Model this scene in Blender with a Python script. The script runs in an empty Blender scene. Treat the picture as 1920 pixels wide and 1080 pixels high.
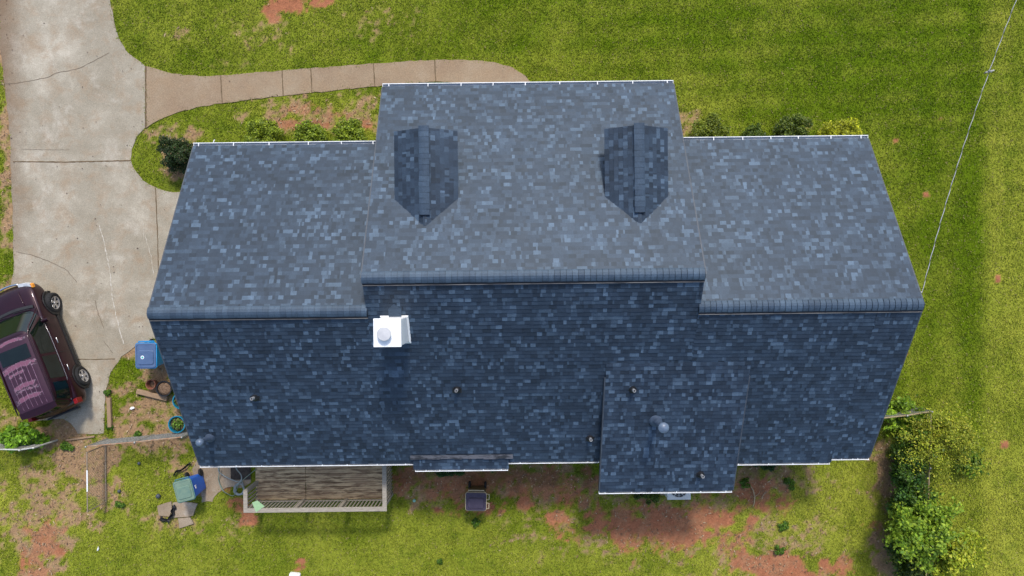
import bpy, bmesh, math, random
import numpy as np
from mathutils import Vector, Matrix
random.seed(7); RNG = np.random.default_rng(11)
S = bpy.context.scene
COL = S.collection
# ------------------------------------------------------------------ camera, sky, sun, exposure
H = 23.7; F = 1320.0
cam = bpy.data.cameras.new('camera'); cam.sensor_width = 36; cam.lens = 36*F/1920; cam.clip_end = 2000
co = bpy.data.objects.new('camera', cam); COL.objects.link(co); co.location = (0, 0, H); S.camera = co
SUN_EL = math.radians(52); SUN_AZ = math.radians(8)
W = bpy.data.worlds.new('World'); S.world = W; W.use_nodes = True
nt = W.node_tree; bg = nt.nodes['Background']
sky = nt.nodes.new('ShaderNodeTexSky'); sky.sky_type = 'NISHITA'; sky.sun_disc = False
sky.sun_elevation = SUN_EL; sky.sun_rotation = SUN_AZ; sky.dust_density = 2.0
nt.links.new(sky.outputs[0], bg.inputs[0]); bg.inputs[1].default_value = 0.15
sl = bpy.data.lights.new('sun', 'SUN'); sl.energy = 2.0; sl.angle = math.radians(7); sl.color = (1, .965, .92)
so = bpy.data.objects.new('sun', sl); COL.objects.link(so)
sd = Vector((math.cos(SUN_EL)*math.sin(SUN_AZ), math.cos(SUN_EL)*math.cos(SUN_AZ), math.sin(SUN_EL)))
so.rotation_euler = sd.to_track_quat('Z', 'Y').to_euler()
S.view_settings.view_transform = 'Standard'; S.view_settings.look = 'None'
S.view_settings.exposure = 0.66; S.view_settings.gamma = 1
S.render.resolution_x = 1024; S.render.resolution_y = 576
S.cycles.max_bounces = 6

ROT = 0.0115
def P(px, py, z=0.0):
    s = F/(H-z); return Vector(((px-960)/s, (540-py)/s, z))
def PH(px, py, z=0.0):            # house frame (house is turned by ROT)
    p = P(px, py, z); c, s = math.cos(ROT), math.sin(ROT)
    return Vector((p.x*c+p.y*s, -p.x*s+p.y*c, z))
def px_of(x, y): return 960+x*F/H, 540-y*F/H

# ------------------------------------------------------------------ tagging
def tag(o, label=None, cat=None, group=None, kind=None):
    if label: o['label'] = label
    if cat: o['category'] = cat
    if group: o['group'] = group
    if kind: o['kind'] = kind
    return o
def thing(name, label, cat, loc=(0, 0, 0), rz=0.0, group=None, parent=None):
    o = bpy.data.objects.new(name, None); COL.objects.link(o); o.empty_display_size = .2
    o.location = loc; o.rotation_euler = (0, 0, rz)
    if parent: o.parent = parent
    return tag(o, label, cat, group)

# ------------------------------------------------------------------ materials
MATS = {}
def newmat(name):
    m = bpy.data.materials.new(name); m.use_nodes = True
    n = m.node_tree.nodes; b = n['Principled BSDF']; MATS[name] = m
    return m, m.node_tree, n, b
def mixc(t, a, b, fac, mode='MIX'):
    x = t.nodes.new('ShaderNodeMix'); x.data_type = 'RGBA'; x.blend_type = mode
    for sock, v in ((x.inputs[0], fac), (x.inputs[6], a), (x.inputs[7], b)):
        if hasattr(v, 'links'): t.links.new(v, sock)
        elif isinstance(v, (int, float)): sock.default_value = v
        else: sock.default_value = (*v, 1)
    return x.outputs[2]
def noise(t, scale, detail=4, rough=.6, coord='Object', stretch=None, dist=0.0):
    tc = t.nodes.new('ShaderNodeTexCoord'); n = t.nodes.new('ShaderNodeTexNoise')
    n.inputs['Scale'].default_value = scale; n.inputs['Detail'].default_value = detail
    n.inputs['Roughness'].default_value = rough; n.inputs['Distortion'].default_value = dist
    src = tc.outputs[coord]
    if stretch:
        mp = t.nodes.new('ShaderNodeMapping'); mp.inputs['Scale'].default_value = stretch
        t.links.new(src, mp.inputs[0]); src = mp.outputs[0]
    t.links.new(src, n.inputs['Vector']); return n.outputs['Fac']
def ramp(t, fac, stops, const=False):
    r = t.nodes.new('ShaderNodeValToRGB'); e = r.color_ramp.elements
    if const: r.color_ramp.interpolation = 'CONSTANT'
    while len(e) < len(stops): e.new(.5)
    for i, (p, c) in enumerate(stops):
        e[i].position = p; e[i].color = (*c, 1) if not isinstance(c, (int, float)) else (c, c, c, 1)
    t.links.new(fac, r.inputs[0]); return r.outputs[0]
def bump(t, b, h, strength=.4, dist=.02):
    u = t.nodes.new('ShaderNodeBump'); u.inputs['Strength'].default_value = strength; u.inputs['Distance'].default_value = dist
    t.links.new(h, u.inputs['Height']); t.links.new(u.outputs[0], b.inputs['Normal'])
def simple(name, c1, c2=None, scale=8, rough=.6, spec=.5, metal=0, bmp=0, stretch=None, coat=0, detail=5, lo=.35, hi=.65):
    m, t, n, b = newmat(name)
    if c2 is None: c2 = tuple(x*.75 for x in c1)
    f = noise(t, scale, detail, .65, stretch=stretch)
    t.links.new(ramp(t, f, [(lo, c1), (hi, c2)]), b.inputs['Base Color'])
    b.inputs['Roughness'].default_value = rough; b.inputs['Specular IOR Level'].default_value = spec
    b.inputs['Metallic'].default_value = metal; b.inputs['Coat Weight'].default_value = coat
    b.inputs['Coat Roughness'].default_value = .05
    if bmp: bump(t, b, f, bmp)
    return m
def attr(t, name):
    a = t.nodes.new('ShaderNodeAttribute'); a.attribute_name = name; return a

def shingle_mat():
    m, t, n, b = newmat('shingle')
    a = attr(t, 'tone')
    c = ramp(t, a.outputs['Fac'], [(0, (.0105, .016, .0245)), (.12, (.0145, .022, .0345)), (.45, (.0200, .031, .0485)),
                                   (.70, (.027, .043, .067)), (.82, (.043, .067, .098)), (1, (.067, .103, .149))])
    g = noise(t, 90, 3, .7); g2 = noise(t, 1.1, 4, .6); g3 = noise(t, 14, 3, .6)
    c = mixc(t, c, ramp(t, g, [(.3, .62), (.7, 1.4)]), 1, 'MULTIPLY')
    c = mixc(t, c, ramp(t, g2, [(.3, .80), (.7, 1.2)]), 1, 'MULTIPLY')
    c = mixc(t, c, ramp(t, g3, [(.3, .86), (.7, 1.14)]), 1, 'MULTIPLY')
    # a little brown-grey granule drift
    c = mixc(t, c, (.024, .032, .044), ramp(t, noise(t, 2.3, 3, .6), [(.52, 0.0), (.75, .35)]))
    t.links.new(c, b.inputs['Base Color'])
    b.inputs['Roughness'].default_value = .55; b.inputs['Specular IOR Level'].default_value = .45; b.inputs['Specular Tint'].default_value = (.76, .88, 1, 1)
    bump(t, b, g, .5, .004)
    return m
M_SH = shingle_mat()
M_DECKING = simple('roof_deck', (.012, .015, .022), (.02, .025, .035), 5, .9, .2)
M_WHITE = simple('white_metal', (.87, .87, .86), (.82, .82, .81), 6, .45, .4)
M_GUT = simple('gutter_metal', (.84, .85, .85), (.62, .63, .62), 3, .5, .4, stretch=(1, 6, 6))
M_GUTIN = simple('gutter_inside', (.60, .62, .64), (.45, .47, .48), 2.2, .6, .3)
M_SIDING = simple('siding', (.55, .53, .48), (.47, .45, .41), 2, .7, .3)
M_BRICK = simple('brick', (.28, .12, .08), (.2, .09, .06), 9, .9, .2, bmp=.3)
M_GLASS = simple('window_glass', (.02, .025, .03), (.03, .035, .04), 2, .08, .6)
M_BLACK = simple('black_plastic', (.010, .011, .013), (.02, .02, .023), 9, .45, .4)
M_RUBBER = simple('rubber', (.013, .013, .014), (.022, .022, .022), 20, .8, .3)
M_VENT = simple('vent_metal', (.07, .10, .15), (.05, .07, .11), 7, .4, .5)
M_VENTLT = simple('vent_cap_metal', (.11, .155, .22), (.08, .11, .16), 9, .4, .5)
M_PIPE = simple('pipe_plastic', (.30, .31, .32), (.2, .2, .21), 9, .5, .4)
M_RIDGEEDGE = simple('ridge_vent_edge', (.20, .19, .18), (.02, .02, .025), 1.3, .7, .3, stretch=(1, 20, 20))
M_STEEL = simple('galvanised_steel', (.36, .36, .34), (.25, .24, .22), 12, .5, .5, metal=.5)
M_RUST = simple('rusty_steel', (.27, .13, .065), (.34, .25, .17), 5, .8, .3)
M_PALE = simple('pale_steel', (.60, .60, .56), (.42, .41, .36), 4, .5, .4, metal=.2)

# ------------------------------------------------------------------ mesh builder
class MB:
    def __init__(s): s.v = []; s.f = []; s.t = []
    def add(s, vs, fs, tone=0.5):
        o = len(s.v); s.v += [tuple(p) for p in vs]
        for f in fs: s.f.append([i+o for i in f]); s.t.append(tone)
        return s
    def box(s, x0, x1, y0, y1, z0, z1, M=None, tone=.5):
        vs = [Vector((x, y, z)) for z in (z0, z1) for y in (y0, y1) for x in (x0, x1)]
        if M: vs = [M @ p for p in vs]
        return s.add(vs, [(0, 2, 3, 1), (4, 5, 7, 6), (0, 1, 5, 4), (2, 6, 7, 3), (0, 4, 6, 2), (1, 3, 7, 5)], tone)
    def prism(s, poly, z0, z1, M=None):
        n = len(poly); vs = [Vector((p[0], p[1], z0)) for p in poly]+[Vector((p[0], p[1], z1)) for p in poly]
        if M: vs = [M @ p for p in vs]
        return s.add(vs, [list(range(n-1, -1, -1)), list(range(n, 2*n))]+[(i, (i+1) % n, n+(i+1) % n, n+i) for i in range(n)])
    def ring_loft(s, rings, cap0=True, cap1=True, closed=True):
        n = len(rings[0]); vs = [p for r in rings for p in r]; fs = []
        for k in range(len(rings)-1):
            for i in range(n if closed else n-1):
                j = (i+1) % n; fs.append((k*n+i, k*n+j, (k+1)*n+j, (k+1)*n+i))
        if cap0: fs.append(list(range(n-1, -1, -1)))
        if cap1: fs.append([(len(rings)-1)*n+i for i in range(n)])
        return s.add(vs, fs)
    def lathe(s, prof, c=(0, 0, 0), n=24, M=None, cap0=True, cap1=True):
        rings = []
        for r, z in prof:
            ring = [Vector((r*math.cos(2*math.pi*i/n), r*math.sin(2*math.pi*i/n), z)) for i in range(n)]
            if M: ring = [M @ p for p in ring]
            rings.append([p+Vector(c) for p in ring])
        return s.ring_loft(rings, cap0, cap1)
    def tube(s, pts, r, n=8):
        pts = [Vector(p) for p in pts]; rings = []
        for i, p in enumerate(pts):
            d = (pts[min(i+1, len(pts)-1)]-pts[max(i-1, 0)]).normalized()
            u = d.cross(Vector((0, 0, 1)));  u = u.normalized() if u.length > 1e-3 else Vector((1, 0, 0))
            w = d.cross(u).normalized(); rr = r[i] if isinstance(r, (list, tuple)) else r
            rings.append([p+rr*(math.cos(2*math.pi*k/n)*u+math.sin(2*math.pi*k/n)*w) for k in range(n)])
        return s.ring_loft(rings)
    def build(s, name, mat, parent=None, smooth=False, bevel=0, label=None, fix=True):
        me = bpy.data.meshes.new(name); me.from_pydata(s.v, [], s.f)
        if fix:
            b = bmesh.new(); b.from_mesh(me); bmesh.ops.recalc_face_normals(b, faces=b.faces); b.to_mesh(me); b.free()
        a = me.attributes.new('tone', 'FLOAT', 'FACE'); a.data.foreach_set('value', s.t[:len(me.polygons)] if len(s.t) >= len(me.polygons) else s.t+[.5]*(len(me.polygons)-len(s.t)))
        me.materials.append(mat)
        if smooth: me.shade_smooth() if smooth is True else me.set_sharp_from_angle(angle=smooth)
        o = bpy.data.objects.new(name, me); COL.objects.link(o)
        if parent: o.parent = parent
        if bevel:
            m = o.modifiers.new('bevel', 'BEVEL'); m.width = bevel; m.segments = 2; m.limit_method = 'ANGLE'
        if label: o['label'] = label
        return o

# ------------------------------------------------------------------ house
house = thing('house', 'large house under a blue-black shingle roof with white gutters', 'house', (0, 0, 0), ROT)

def tone_pick(light=.17):
    r = random.random()
    if r < light: return random.uniform(.82, 1.0)
    if r < light+.13: return random.uniform(.70, .81)
    if r < light+.25: return random.uniform(0, .12)
    return random.uniform(.15, .76)

def slope(name, O, U, V, L, SL, parent, thick=.12, expo=.120, light=.15, label=None, trim=None, mat=None):
    """shingled slope: O eave start, U unit along eave, V unit up-slope, L eave length, SL slope length"""
    O, U, V = Vector(O), Vector(U).normalized(), Vector(V).normalized(); N = U.cross(V).normalized()
    if N.z < 0: N = -N
    b = MB()
    def pt(u, v, h): return O+U*u+V*v+N*h
    # roof sheathing below the shingles
    cs = [(0, 0), (L, 0), (L, SL), (0, SL)]
    vs = [pt(u, v, -thick) for u, v in cs]+[pt(u, v, 0) for u, v in cs]
    b.add(vs, [(3, 2, 1, 0), (4, 5, 6, 7), (0, 1, 5, 4), (1, 2, 6, 5), (2, 3, 7, 6), (3, 0, 4, 7)], .05)
    k = 0; v = 0.0
    while v < SL-.01:
        v1 = min(v+expo, SL); u = -.012; last = 0; rowt = random.uniform(-.05, .05)
        while u < L+.012:
            w = random.choice((.05, .07, .09, .11, .13, .15, .18)) + random.uniform(-.015, .015)
            tn = tone_pick(light)
            if tn > .8 and last > .8 and random.random() < .65: tn = random.uniform(.2, .7)
            last = tn
            if .15 < tn < .7 and random.random() < .28: w += random.uniform(.05, .25)
            if tn > .8 and w > .17: w = random.uniform(.11, .17)
            if tn > .84 and random.random() < .04: w += random.uniform(.1, .25)
            u1 = min(u+w, L+.012)
            h = .017+random.choice((0, 0, .006))+random.uniform(0, .002); dv = random.uniform(-.004, .004)
            ov = .008
            p = [pt(u, v-ov+dv, h), pt(u1, v-ov+dv, h), pt(u1, v1, .004), pt(u, v1, .004), pt(u, v-ov+dv, -.002), pt(u1, v-ov+dv, -.002)]
            b.add(p, [(0, 1, 2, 3), (4, 5, 1, 0), (4, 0, 3), (5, 2, 1)], max(0, min(1, tn+(rowt if tn < .8 else 0))))
            u = u1
        v = v1; k += 1
    return b.build(name, mat or M_SH, parent, fix=False, label=label)

def ridge_cap(name, A, B, half, drop, parent, pitch=.148, rise=.05, edge=True):
    """row of folded cap shingles on a ridge vent from A to B (house frame); half = horizontal half width, drop = fall over it"""
    A, B = Vector(A), Vector(B); D = (B-A).normalized(); Lr = (B-A).length
    side = Vector((-D.y, D.x, 0)); b = MB(); n = max(1, int(round(Lr/pitch))); pt = Lr/n
    for i in range(n):
        a0 = i*pt-.006; a1 = (i+1)*pt+.02; prof = []
        h = half*random.uniform(.97, 1.03); sk = random.uniform(-.004, .004)
        for a, lift in ((a0, .014+random.uniform(0, .004)), (a1-.034, .004)):
            for q in (-1, -.8, -.45, 0, .45, .8, 1):
                prof.append(A+D*(a+sk*q)+side*(h*q)+Vector((0, 0, rise+lift-drop*(abs(q)**2.2))))
        fs = [(k, k+1, 7+k+1, 7+k) for k in range(6)]
        base = [p-Vector((0, 0, .016)) for p in prof[:7]]
        b.add(prof+base, fs+[(14+k, 14+k+1, k+1, k) for k in range(6)], random.uniform(.72, .86))
    gb = [A+side*(half*.96*q)+Vector((0, 0, rise-.010-drop*(abs(q)**2.2))) for q in (-1, -.7, -.35, 0, .35, .7, 1)]
    b.add(gb+[p+D*Lr for p in gb], [(k, k+1, 7+k+1, 7+k) for k in range(6)], 0.0)
    for q in (-1, 1):                                   # side skirts of the vent strip
        z = rise-drop
        vs = [A+side*q*half*.97+Vector((0, 0, z)), B+side*q*half*.97+Vector((0, 0, z)), B+side*q*half*.97+Vector((0, 0, z-.05)), A+side*q*half*.97+Vector((0, 0, z-.05))]
        b.add(vs, [(0, 1, 2, 3)], .03)
    for E, s_ in ((A, -1), (B, 1)):                     # end closures
        ps = [E+side*half*.97*q+Vector((0, 0, rise-drop*(abs(q)**2.2)-.004)) for q in (-1, -.8, -.45, 0, .45, .8, 1)]
        b.add(ps+[ps[-1]-Vector((0, 0, .06)), ps[0]-Vector((0, 0, .06))], [list(range(9))], .1)
    o = b.build(name, M_SH, parent, fix=False)
    if edge:                                            # pale plastic edge of the vent showing on the back side
        e = MB(); q = -1 if side.y > 0 else 1
        zz = rise-drop-.03; o1, o2 = side*q*half*.9, side*q*(half+.05)
        MB().add([A+o1+Vector((0, 0, zz)), B+o1+Vector((0, 0, zz)), B+o2+Vector((0, 0, zz-.015)), A+o2+Vector((0, 0, zz-.015))], [(0, 1, 2, 3)]).build('vent_slot', M_BLACK, o)
        pts = [A+side*q*(half+.052)+Vector((0, 0, rise-drop-.044)), B+side*q*(half+.052)+Vector((0, 0, rise-drop-.044))]
        e.tube(pts, .010, 6); e.build('vent_edge', M_RIDGEEDGE, o)
    return o

X0, X1 = -9.25, 10.45; CX0, CX1 = -3.70, 4.77
YR, ZR = -.53, 5.80; YF, ZF = 4.25, 3.10; YB, ZB = -5.11, 2.95
YC, ZC = .30, 6.31; YCF, ZCF = 5.92, 3.10
def zback(y): return ZR-(YR-y)*(ZR-ZB)/(YR-YB)
def zcent(y): return ZC-(y-YC)*(ZC-ZCF)/(YCF-YC)
def sl_between(name, xa, xb, ye, ze, yr, zr, **k):
    V = Vector((0, yr-ye, zr-ze)); return slope(name, (xa, ye, ze), (1, 0, 0), V, xb-xa, V.length, house, **k)
sl_between('roof', X0, CX0+.3, YF, ZF, YR, ZR, label='left front roof slope')
sl_between('roof', CX1-.3, X1, YF, ZF, YR, ZR, label='right front roof slope')
sl_between('roof', CX0, CX1, YCF, ZCF, YC, ZC, thick=.18, label='taller middle roof slope carrying both dormers')
# back: one plane, wings to the low ridge, middle running on up to the high ridge
sl_between('roof', X0, CX0-.001, YB, ZB, YR, ZR, light=.14, label='back roof slope left of the chimney')
sl_between('roof', CX0, CX1, YB, ZB, YC, ZC, light=.14, label='back roof slope below the high ridge')
XS = 9.37
sl_between('roof', CX1+.001, XS, -5.25, zback(-5.25), YR, ZR, light=.14, label='back roof slope right of the addition')
sl_between('roof', XS+.001, X1, YB, ZB, YR, ZR, light=.14, label='narrow back roof strip at the right end')
# addition shed roof
AX0, AX1 = 2.51, 6.36; AYT, AYE, AZE = -2.04, -5.97, 3.14
sl_between('roof', AX0, AX1, AYE, AZE, AYT, zback(AYT)+.01, thick=.2, light=.19, label='low pitched roof of the back addition')
# bay roof: a kicked-out strip at the back eave
BX0 = PH(776, 870, 3.0).x; BX1 = PH(953, 870, 3.0).x
sl_between('roof', BX0, BX1, -5.30, 2.97, -4.93, zback(-4.93)+.06, light=.12, label='small kicked-out roof over the bay')
fb = MB(); zt = zback(-4.90)
for i in range(14):
    xa = BX0-.08+(BX1-BX0+.22)*i/14; xb = BX0-.08+(BX1-BX0+.22)*(i+1)/14; j = random.uniform(0, .02)
    fb.box(xa, xb, -4.965-j, -4.86, zt-.03, zt+.075+j)
fb.build('roof_flashing', simple('lead_flashing', (.075, .08, .095), (.012, .015, .02), 3, .6, .4, stretch=(1, 3, 3), lo=.42, hi=.58), house)
# ridge caps
ridge_cap('ridge_cap', (X0-.01, YR, ZR), (CX0+.02, YR, ZR), .150, .062, house)
ridge_cap('ridge_cap', (CX1-.02, YR, ZR), (X1+.01, YR, ZR), .150, .062, house)
ridge_cap('ridge_cap', (CX0-.01, YC, ZC), (CX1+.01, YC, ZC), .150, .062, house)
# walls
wb = MB()
wb.box(X0+.3, X1-.3, YB+.42, YF-.42, 0, 2.85)
for xa, xb in ((X0+.3, X0+.5), (X1-.5, X1-.3)):
    ys = [(YB+.42, ZB-.14+.24), (YF-.42, ZF-.14+.22), (YR, ZR-.22)]
    vs = [Vector((x, y, z)) for x in (xa, xb) for y, z in [(YB+.42, 2.85), (YF-.42, 2.85)]+[(YF-.42, ZF), (YR, ZR-.2), (YB+.42, ZB)]]
    wb.add(vs, [(4, 3, 2, 1, 0), (5, 6, 7, 8, 9)]+[(i, (i+1) % 5, 5+(i+1) % 5, 5+i) for i in range(5)])
wb.box(CX0+.3, CX1-.3, 3.0, YCF-.42, 0, 2.93)
for xa, xb in ((CX0+.3, CX0+.45), (CX1-.45, CX1-.3)):
    ring = [(YCF-.42, 2.9), (YCF-.42, zcent(YCF-.42)-.2), (YC, ZC-.22), (YC-.6, zback(YC-.6)-.2), (YC-.6, 3.4)]
    vs = [Vector((x, y, z)) for x in (xa, xb) for y, z in ring]
    wb.add(vs, [(4, 3, 2, 1, 0), (5, 6, 7, 8, 9)]+[(i, (i+1) % 5, 5+(i+1) % 5, 5+i) for i in range(5)])
wb.box(AX0+.2, AX1-.2, AYE+.4, YB+.5, 0, 3.0)
for xa, xb in ((AX0+.2, AX0+.34), (AX1-.34, AX1-.2)):
    zt_ = lambda y: AZE+(y-AYE)*(zback(AYT)-AZE)/(AYT-AYE)-.2
    ring = [(AYE+.4, 2.9), (YB+.6, 2.9), (AYT-.6, zback(AYT-.6)-.25), (AYT-.6, zt_(AYT-.6)), (AYE+.4, zt_(AYE+.4))]
    vs = [Vector((x, y, z)) for x in (xa, xb) for y, z in ring]
    wb.add(vs, [(4, 3, 2, 1, 0), (5, 6, 7, 8, 9)]+[(i, (i+1) % 5, 5+(i+1) % 5, 5+i) for i in range(5)])
wb.box(BX0+.15, BX1-.15, -5.12, YB+.45, .5, 2.8)
wb.build('wall', M_SIDING, house)
def window(x, y, z, w, h, face):
    f = MB(); s = face
    f.box(x-w/2-.07, x+w/2+.07, y, y+s*.05, z-h/2-.07, z-h/2); f.box(x-w/2-.07, x+w/2+.07, y, y+s*.05, z+h/2, z+h/2+.07)
    f.box(x-w/2-.07, x-w/2, y, y+s*.05, z-h/2, z+h/2); f.box(x+w/2, x+w/2+.07, y, y+s*.05, z-h/2, z+h/2)
    f.box(x-w/2, x+w/2, y, y+s*.04, z-.02, z+.02)
    fo = f.build('window', M_WHITE, house)
    MB().box(x-w/2, x+w/2, y-s*.01, y+s*.02, z-h/2, z+h/2).build('pane', M_GLASS, fo)
for x in (-7.6, -5.4, 6.6, 8.9): window(x, YF-.42, 1.6, 1.0, 1.3, 1)
for x in (-2.2, 3.2): window(x, YCF-.42, 1.6, 1.2, 1.4, 1)
for x in (-6.8, -.2, 8.0): window(x, YB+.42, 1.7, 1.0, 1.2, -1)
db = MB(); db.box(.1, 1.1, YCF-.42, YCF-.37, .1, 2.2); do = db.build('door', simple('front_door', (.2, .03, .03), None, 3, .4), house)
MB().lathe([(.03, 0), (.03, .05)], (.95, YCF-.30, 1.1), 10).build('handle', M_STEEL, do)

# gutters -----------------------------------------------------------
def gutter(xa, xb, y, z, face, ticks, label=None):
    """K-style trough: back, floor and front lip; face=+1 front, -1 back"""
    g = MB(); s = face; w = .085; y = y+(.03 if s < 0 else -.005)
    yo = y+s*w
    g.box(xa, xb, min(yo, yo+s*.02), max(yo, yo+s*.02), z-.10, z+.012)         # front lip (rolled, bright)
    for xe in (xa, xb-.012): g.box(xe, xe+.012, min(y, yo), max(y, yo), z-.10, z+.004)
    o = g.build('gutter', M_GUT, house, label=label)
    t = MB(); t.box(xa+.012, xb-.012, min(y, yo), max(y, yo), z-.095, z-.055); t.build('gutter_trough', M_GUTIN, o)
    n = ticks
    for i in range(n):
        x = xa+.25+(xb-xa-.5)*i/max(1, n-1)+random.uniform(-.1, .1)
        MB().box(x-.013, x+.013, min(y-s*.04, yo), max(y-s*.06, yo), z+.006, z+.016).build('hanger_strap', M_GUT, o)
    return o
gutter(X0-.02, CX0-.0, YF+.005, ZF-.0, 1, 6)
gutter(CX1+.0, X1+.02, YF+.005, ZF-.0, 1, 7)
gutter(CX0-.02, CX1+.02, YCF+.005, ZCF-.0, 1, 9)
gutter(X0-.02, BX0+.02, YB-.005, ZB-.03, -1, 8)
gutter(BX0+.03, BX1-.01, -5.305, 2.95, -1, 5)
gutter(BX1+.0, AX0-.0, YB-.005, ZB-.03, -1, 3)
gutter(AX0-.04, AX1-.0, AYE-.005, AZE-.02, -1, 6)
gutter(AX1+.0, XS-.02, -5.255, zback(-5.25)-.02, -1, 4)
gutter(XS+.0, X1+.02, YB-.005, ZB-.03, -1, 3)
# rake trims
M_RAKE = simple('drip_edge', (.035, .042, .055), (.06, .07, .085), 6, .5)
def rake(x, ya, za, yb, zb, s, w=.03):
    rk = MB()
    vs = [Vector((xx, y, z+dz)) for xx in (x, x+s*w) for (y, z) in ((ya, za), (yb, zb)) for dz in (-.16, .012)]
    rk.add(vs, [(0, 1, 3, 2), (4, 6, 7, 5), (0, 4, 5, 1), (2, 3, 7, 6), (1, 5, 7, 3), (0, 2, 6, 4)], .12).build('rake_trim', M_RAKE, house)
for x, s in ((X0-.014, -1), (X1+.014, 1)): rake(x, YF, ZF, YR, ZR, s); rake(x, YB, ZB, YR, ZR, s)
for x, s in ((CX0-.014, -1), (CX1+.014, 1)): rake(x, YCF, ZCF, YC, ZC, s)
for x, s in ((AX0-.014, -1), (AX1+.014, 1)): rake(x, AYE, AZE, AYT-.4, zback(AYT)-.16, s)

# dormers -----------------------------------------------------------
def dormer(px_ridge, py_front_ridge, py_front_eave, py_tip, pxl, pxr, label):
    zr, ze = 5.57, 5.13
    xr = PH(px_ridge, 330, zr).x; yfr = PH(px_ridge, py_front_ridge, zr).y; yfe = PH(px_ridge, py_front_eave, ze).y
    hw = (pxr-pxl)/2/(F/(H-ze)); yt = YC+(ZC-zr)*(YCF-YC)/(ZC-ZCF)
    d = bpy.data.objects.new('dormer', None); COL.objects.link(d); d.parent = house; d['label'] = label
    for s in (-1, 1):
        V = Vector((-s*hw, 0, zr-ze))
        O = Vector((xr+s*hw, yfe if s < 0 else yt-.05, ze)); U = Vector((0, -1 if s < 0 else 1, 0))
        slope('roof', O, U, V, abs(yfe-(yt-.05)), V.length, d, thick=.08, expo=.128, light=.09)
    ridge_cap('ridge_cap', (xr, yfr+.02, zr), (xr, yt+.30, zr), .135, .018, d, rise=.045, edge=False)
    w = MB(); yw = yfe-.22
    ring = [(-hw+.12, zcent(yw)-.3), (hw-.12, zcent(yw)-.3), (hw-.12, ze+.02), (0, zr-.1), (-hw+.12, ze+.02)]
    vs = [Vector((xr+x, y, z)) for y in (yw, yt) for x, z in ring]
    w.add(vs, [(0, 1, 2, 3, 4), (9, 8, 7, 6, 5)]+[(i, 5+i, 5+(i+1) % 5, (i+1) % 5) for i in range(5)])
    w.build('wall', M_SIDING, d)
    f = MB(); f.box(xr-.36, xr+.36, yw, yw+.05, zcent(yw)+.12, ze-.05); f.build('window', M_GLASS, d)
dormer(795.5, 238, 247, 425, 740, 857, 'left dormer on the front slope')
dormer(1199, 233, 242, 425, 1135.5, 1252, 'right dormer on the front slope')

# chimney -----------------------------------------------------------
ch = MB(); cxa, cxb, cya, cyb = -3.35, -2.675, -1.43, -.76
c0 = PH(726, 624, 6.74); cxa, cxb, cya, cyb = c0.x-.335, c0.x+.335, c0.y-.345, c0.y+.345
ch.box(cxa+.02, cxb-.02, cya+.02, cyb-.02, 4.9, 6.69)
# flared cap plate with slight cross fold and a flared base
ch.ring_loft([[Vector((x, y, z)) for x, y in ((cxa-e, cya-e), (cxb+e, cya-e), (cxb+e, cyb+e), (cxa-e, cyb+e))] for e, z in ((0, 6.66), (.0, 6.735), (-.28, 6.775))])
for e0, e1 in ((.02, .03),):
    zz = lambda y: zback(y)
    ra = [Vector((x, y, zz(y)+.10)) for x, y in ((cxa+.015, cya+.015), (cxb-.015, cya+.015), (cxb-.015, cyb-.015), (cxa+.015, cyb-.015))]
    rb_ = [Vector((x, y, zz(y)+.012)) for x, y in ((cxa-e1, cya-e1), (cxb+e1, cya-e1), (cxb+e1, cyb+e1), (cxa-e1, cyb+e1))]
    ch.ring_loft([rb_, ra], False, False)
cho = ch.build('chimney', M_WHITE, house, bevel=.008)
MB().lathe([(.15, 6.74), (.15, 6.86), (.170, 6.865), (.172, 6.90), (.158, 6.915), (.04, 6.925)], (c0.x-.05, c0.y-.02, 0), 32).build('flue_cap', simple('flue_cap_metal', (.50, .50, .50), (.42, .42, .43), 6, .5, .4), cho, smooth=.7)
# cricket flashing above the chimney
ck = MB(); zt = zback
ca, cb_ = c0.x-.13, c0.x+.2
ck.add([(ca, cyb-.05, zback(cyb)+.06), (cb_, cyb-.05, zback(cyb)+.06), (cb_, cyb+.2, zback(cyb+.2)+.03), ((ca+cb_)/2, cyb+.34, zback(cyb+.34)+.022), (ca, cyb+.2, zback(cyb+.2)+.03)], [(0, 1, 2, 3, 4)], .75)
ck.build('cricket', M_SH, house)

# vents -------------------------------------------------------------
def plumbing_vent(px, py):
    y = -2.5
    for _ in range(8):
        p = PH(px, py, zback(y) if not (px > 1130) else AZE+(y-AYE)*(zback(AYT)-AZE)/(AYT-AYE)); y = p.y
    z = p.z; v = MB(); sl_ = .62 if px < 1130 else .45
    vs = [Vector((p.x+a, p.y+b2, z+sl_*b2+.016)) for a, b2 in ((-.13, -.12), (.13, -.12), (.13, .06), (-.13, .06))]
    v.prism([(0, 0)]*0+[(-.13, -.12), (.13, -.12), (.13, .05), (-.13, .05)], 0, .012, Matrix.Translation((p.x, p.y, z+.006)) @ Matrix.Rotation(math.atan(sl_), 4, 'X'))
    v.lathe([(.115, -.02), (.11, .03), (.085, .08), (.055, .13), (.05, .16)], (p.x, p.y, z), 18)
    o = v.build('plumbing_vent', M_BLACK, house, smooth=.6)
    c = MB(); c.lathe([(.072, .088), (.058, .12), (.043, .17), (.043, .30), (.028, .30), (.028, .2)], (p.x, p.y, z), 16, cap0=False); c.build('vent_pipe', M_PIPE, o, smooth=.6)
for q in ((479, 745), (857, 730), (1186, 730), (1106, 821), (1313, 889)): plumbing_vent(*q)
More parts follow.
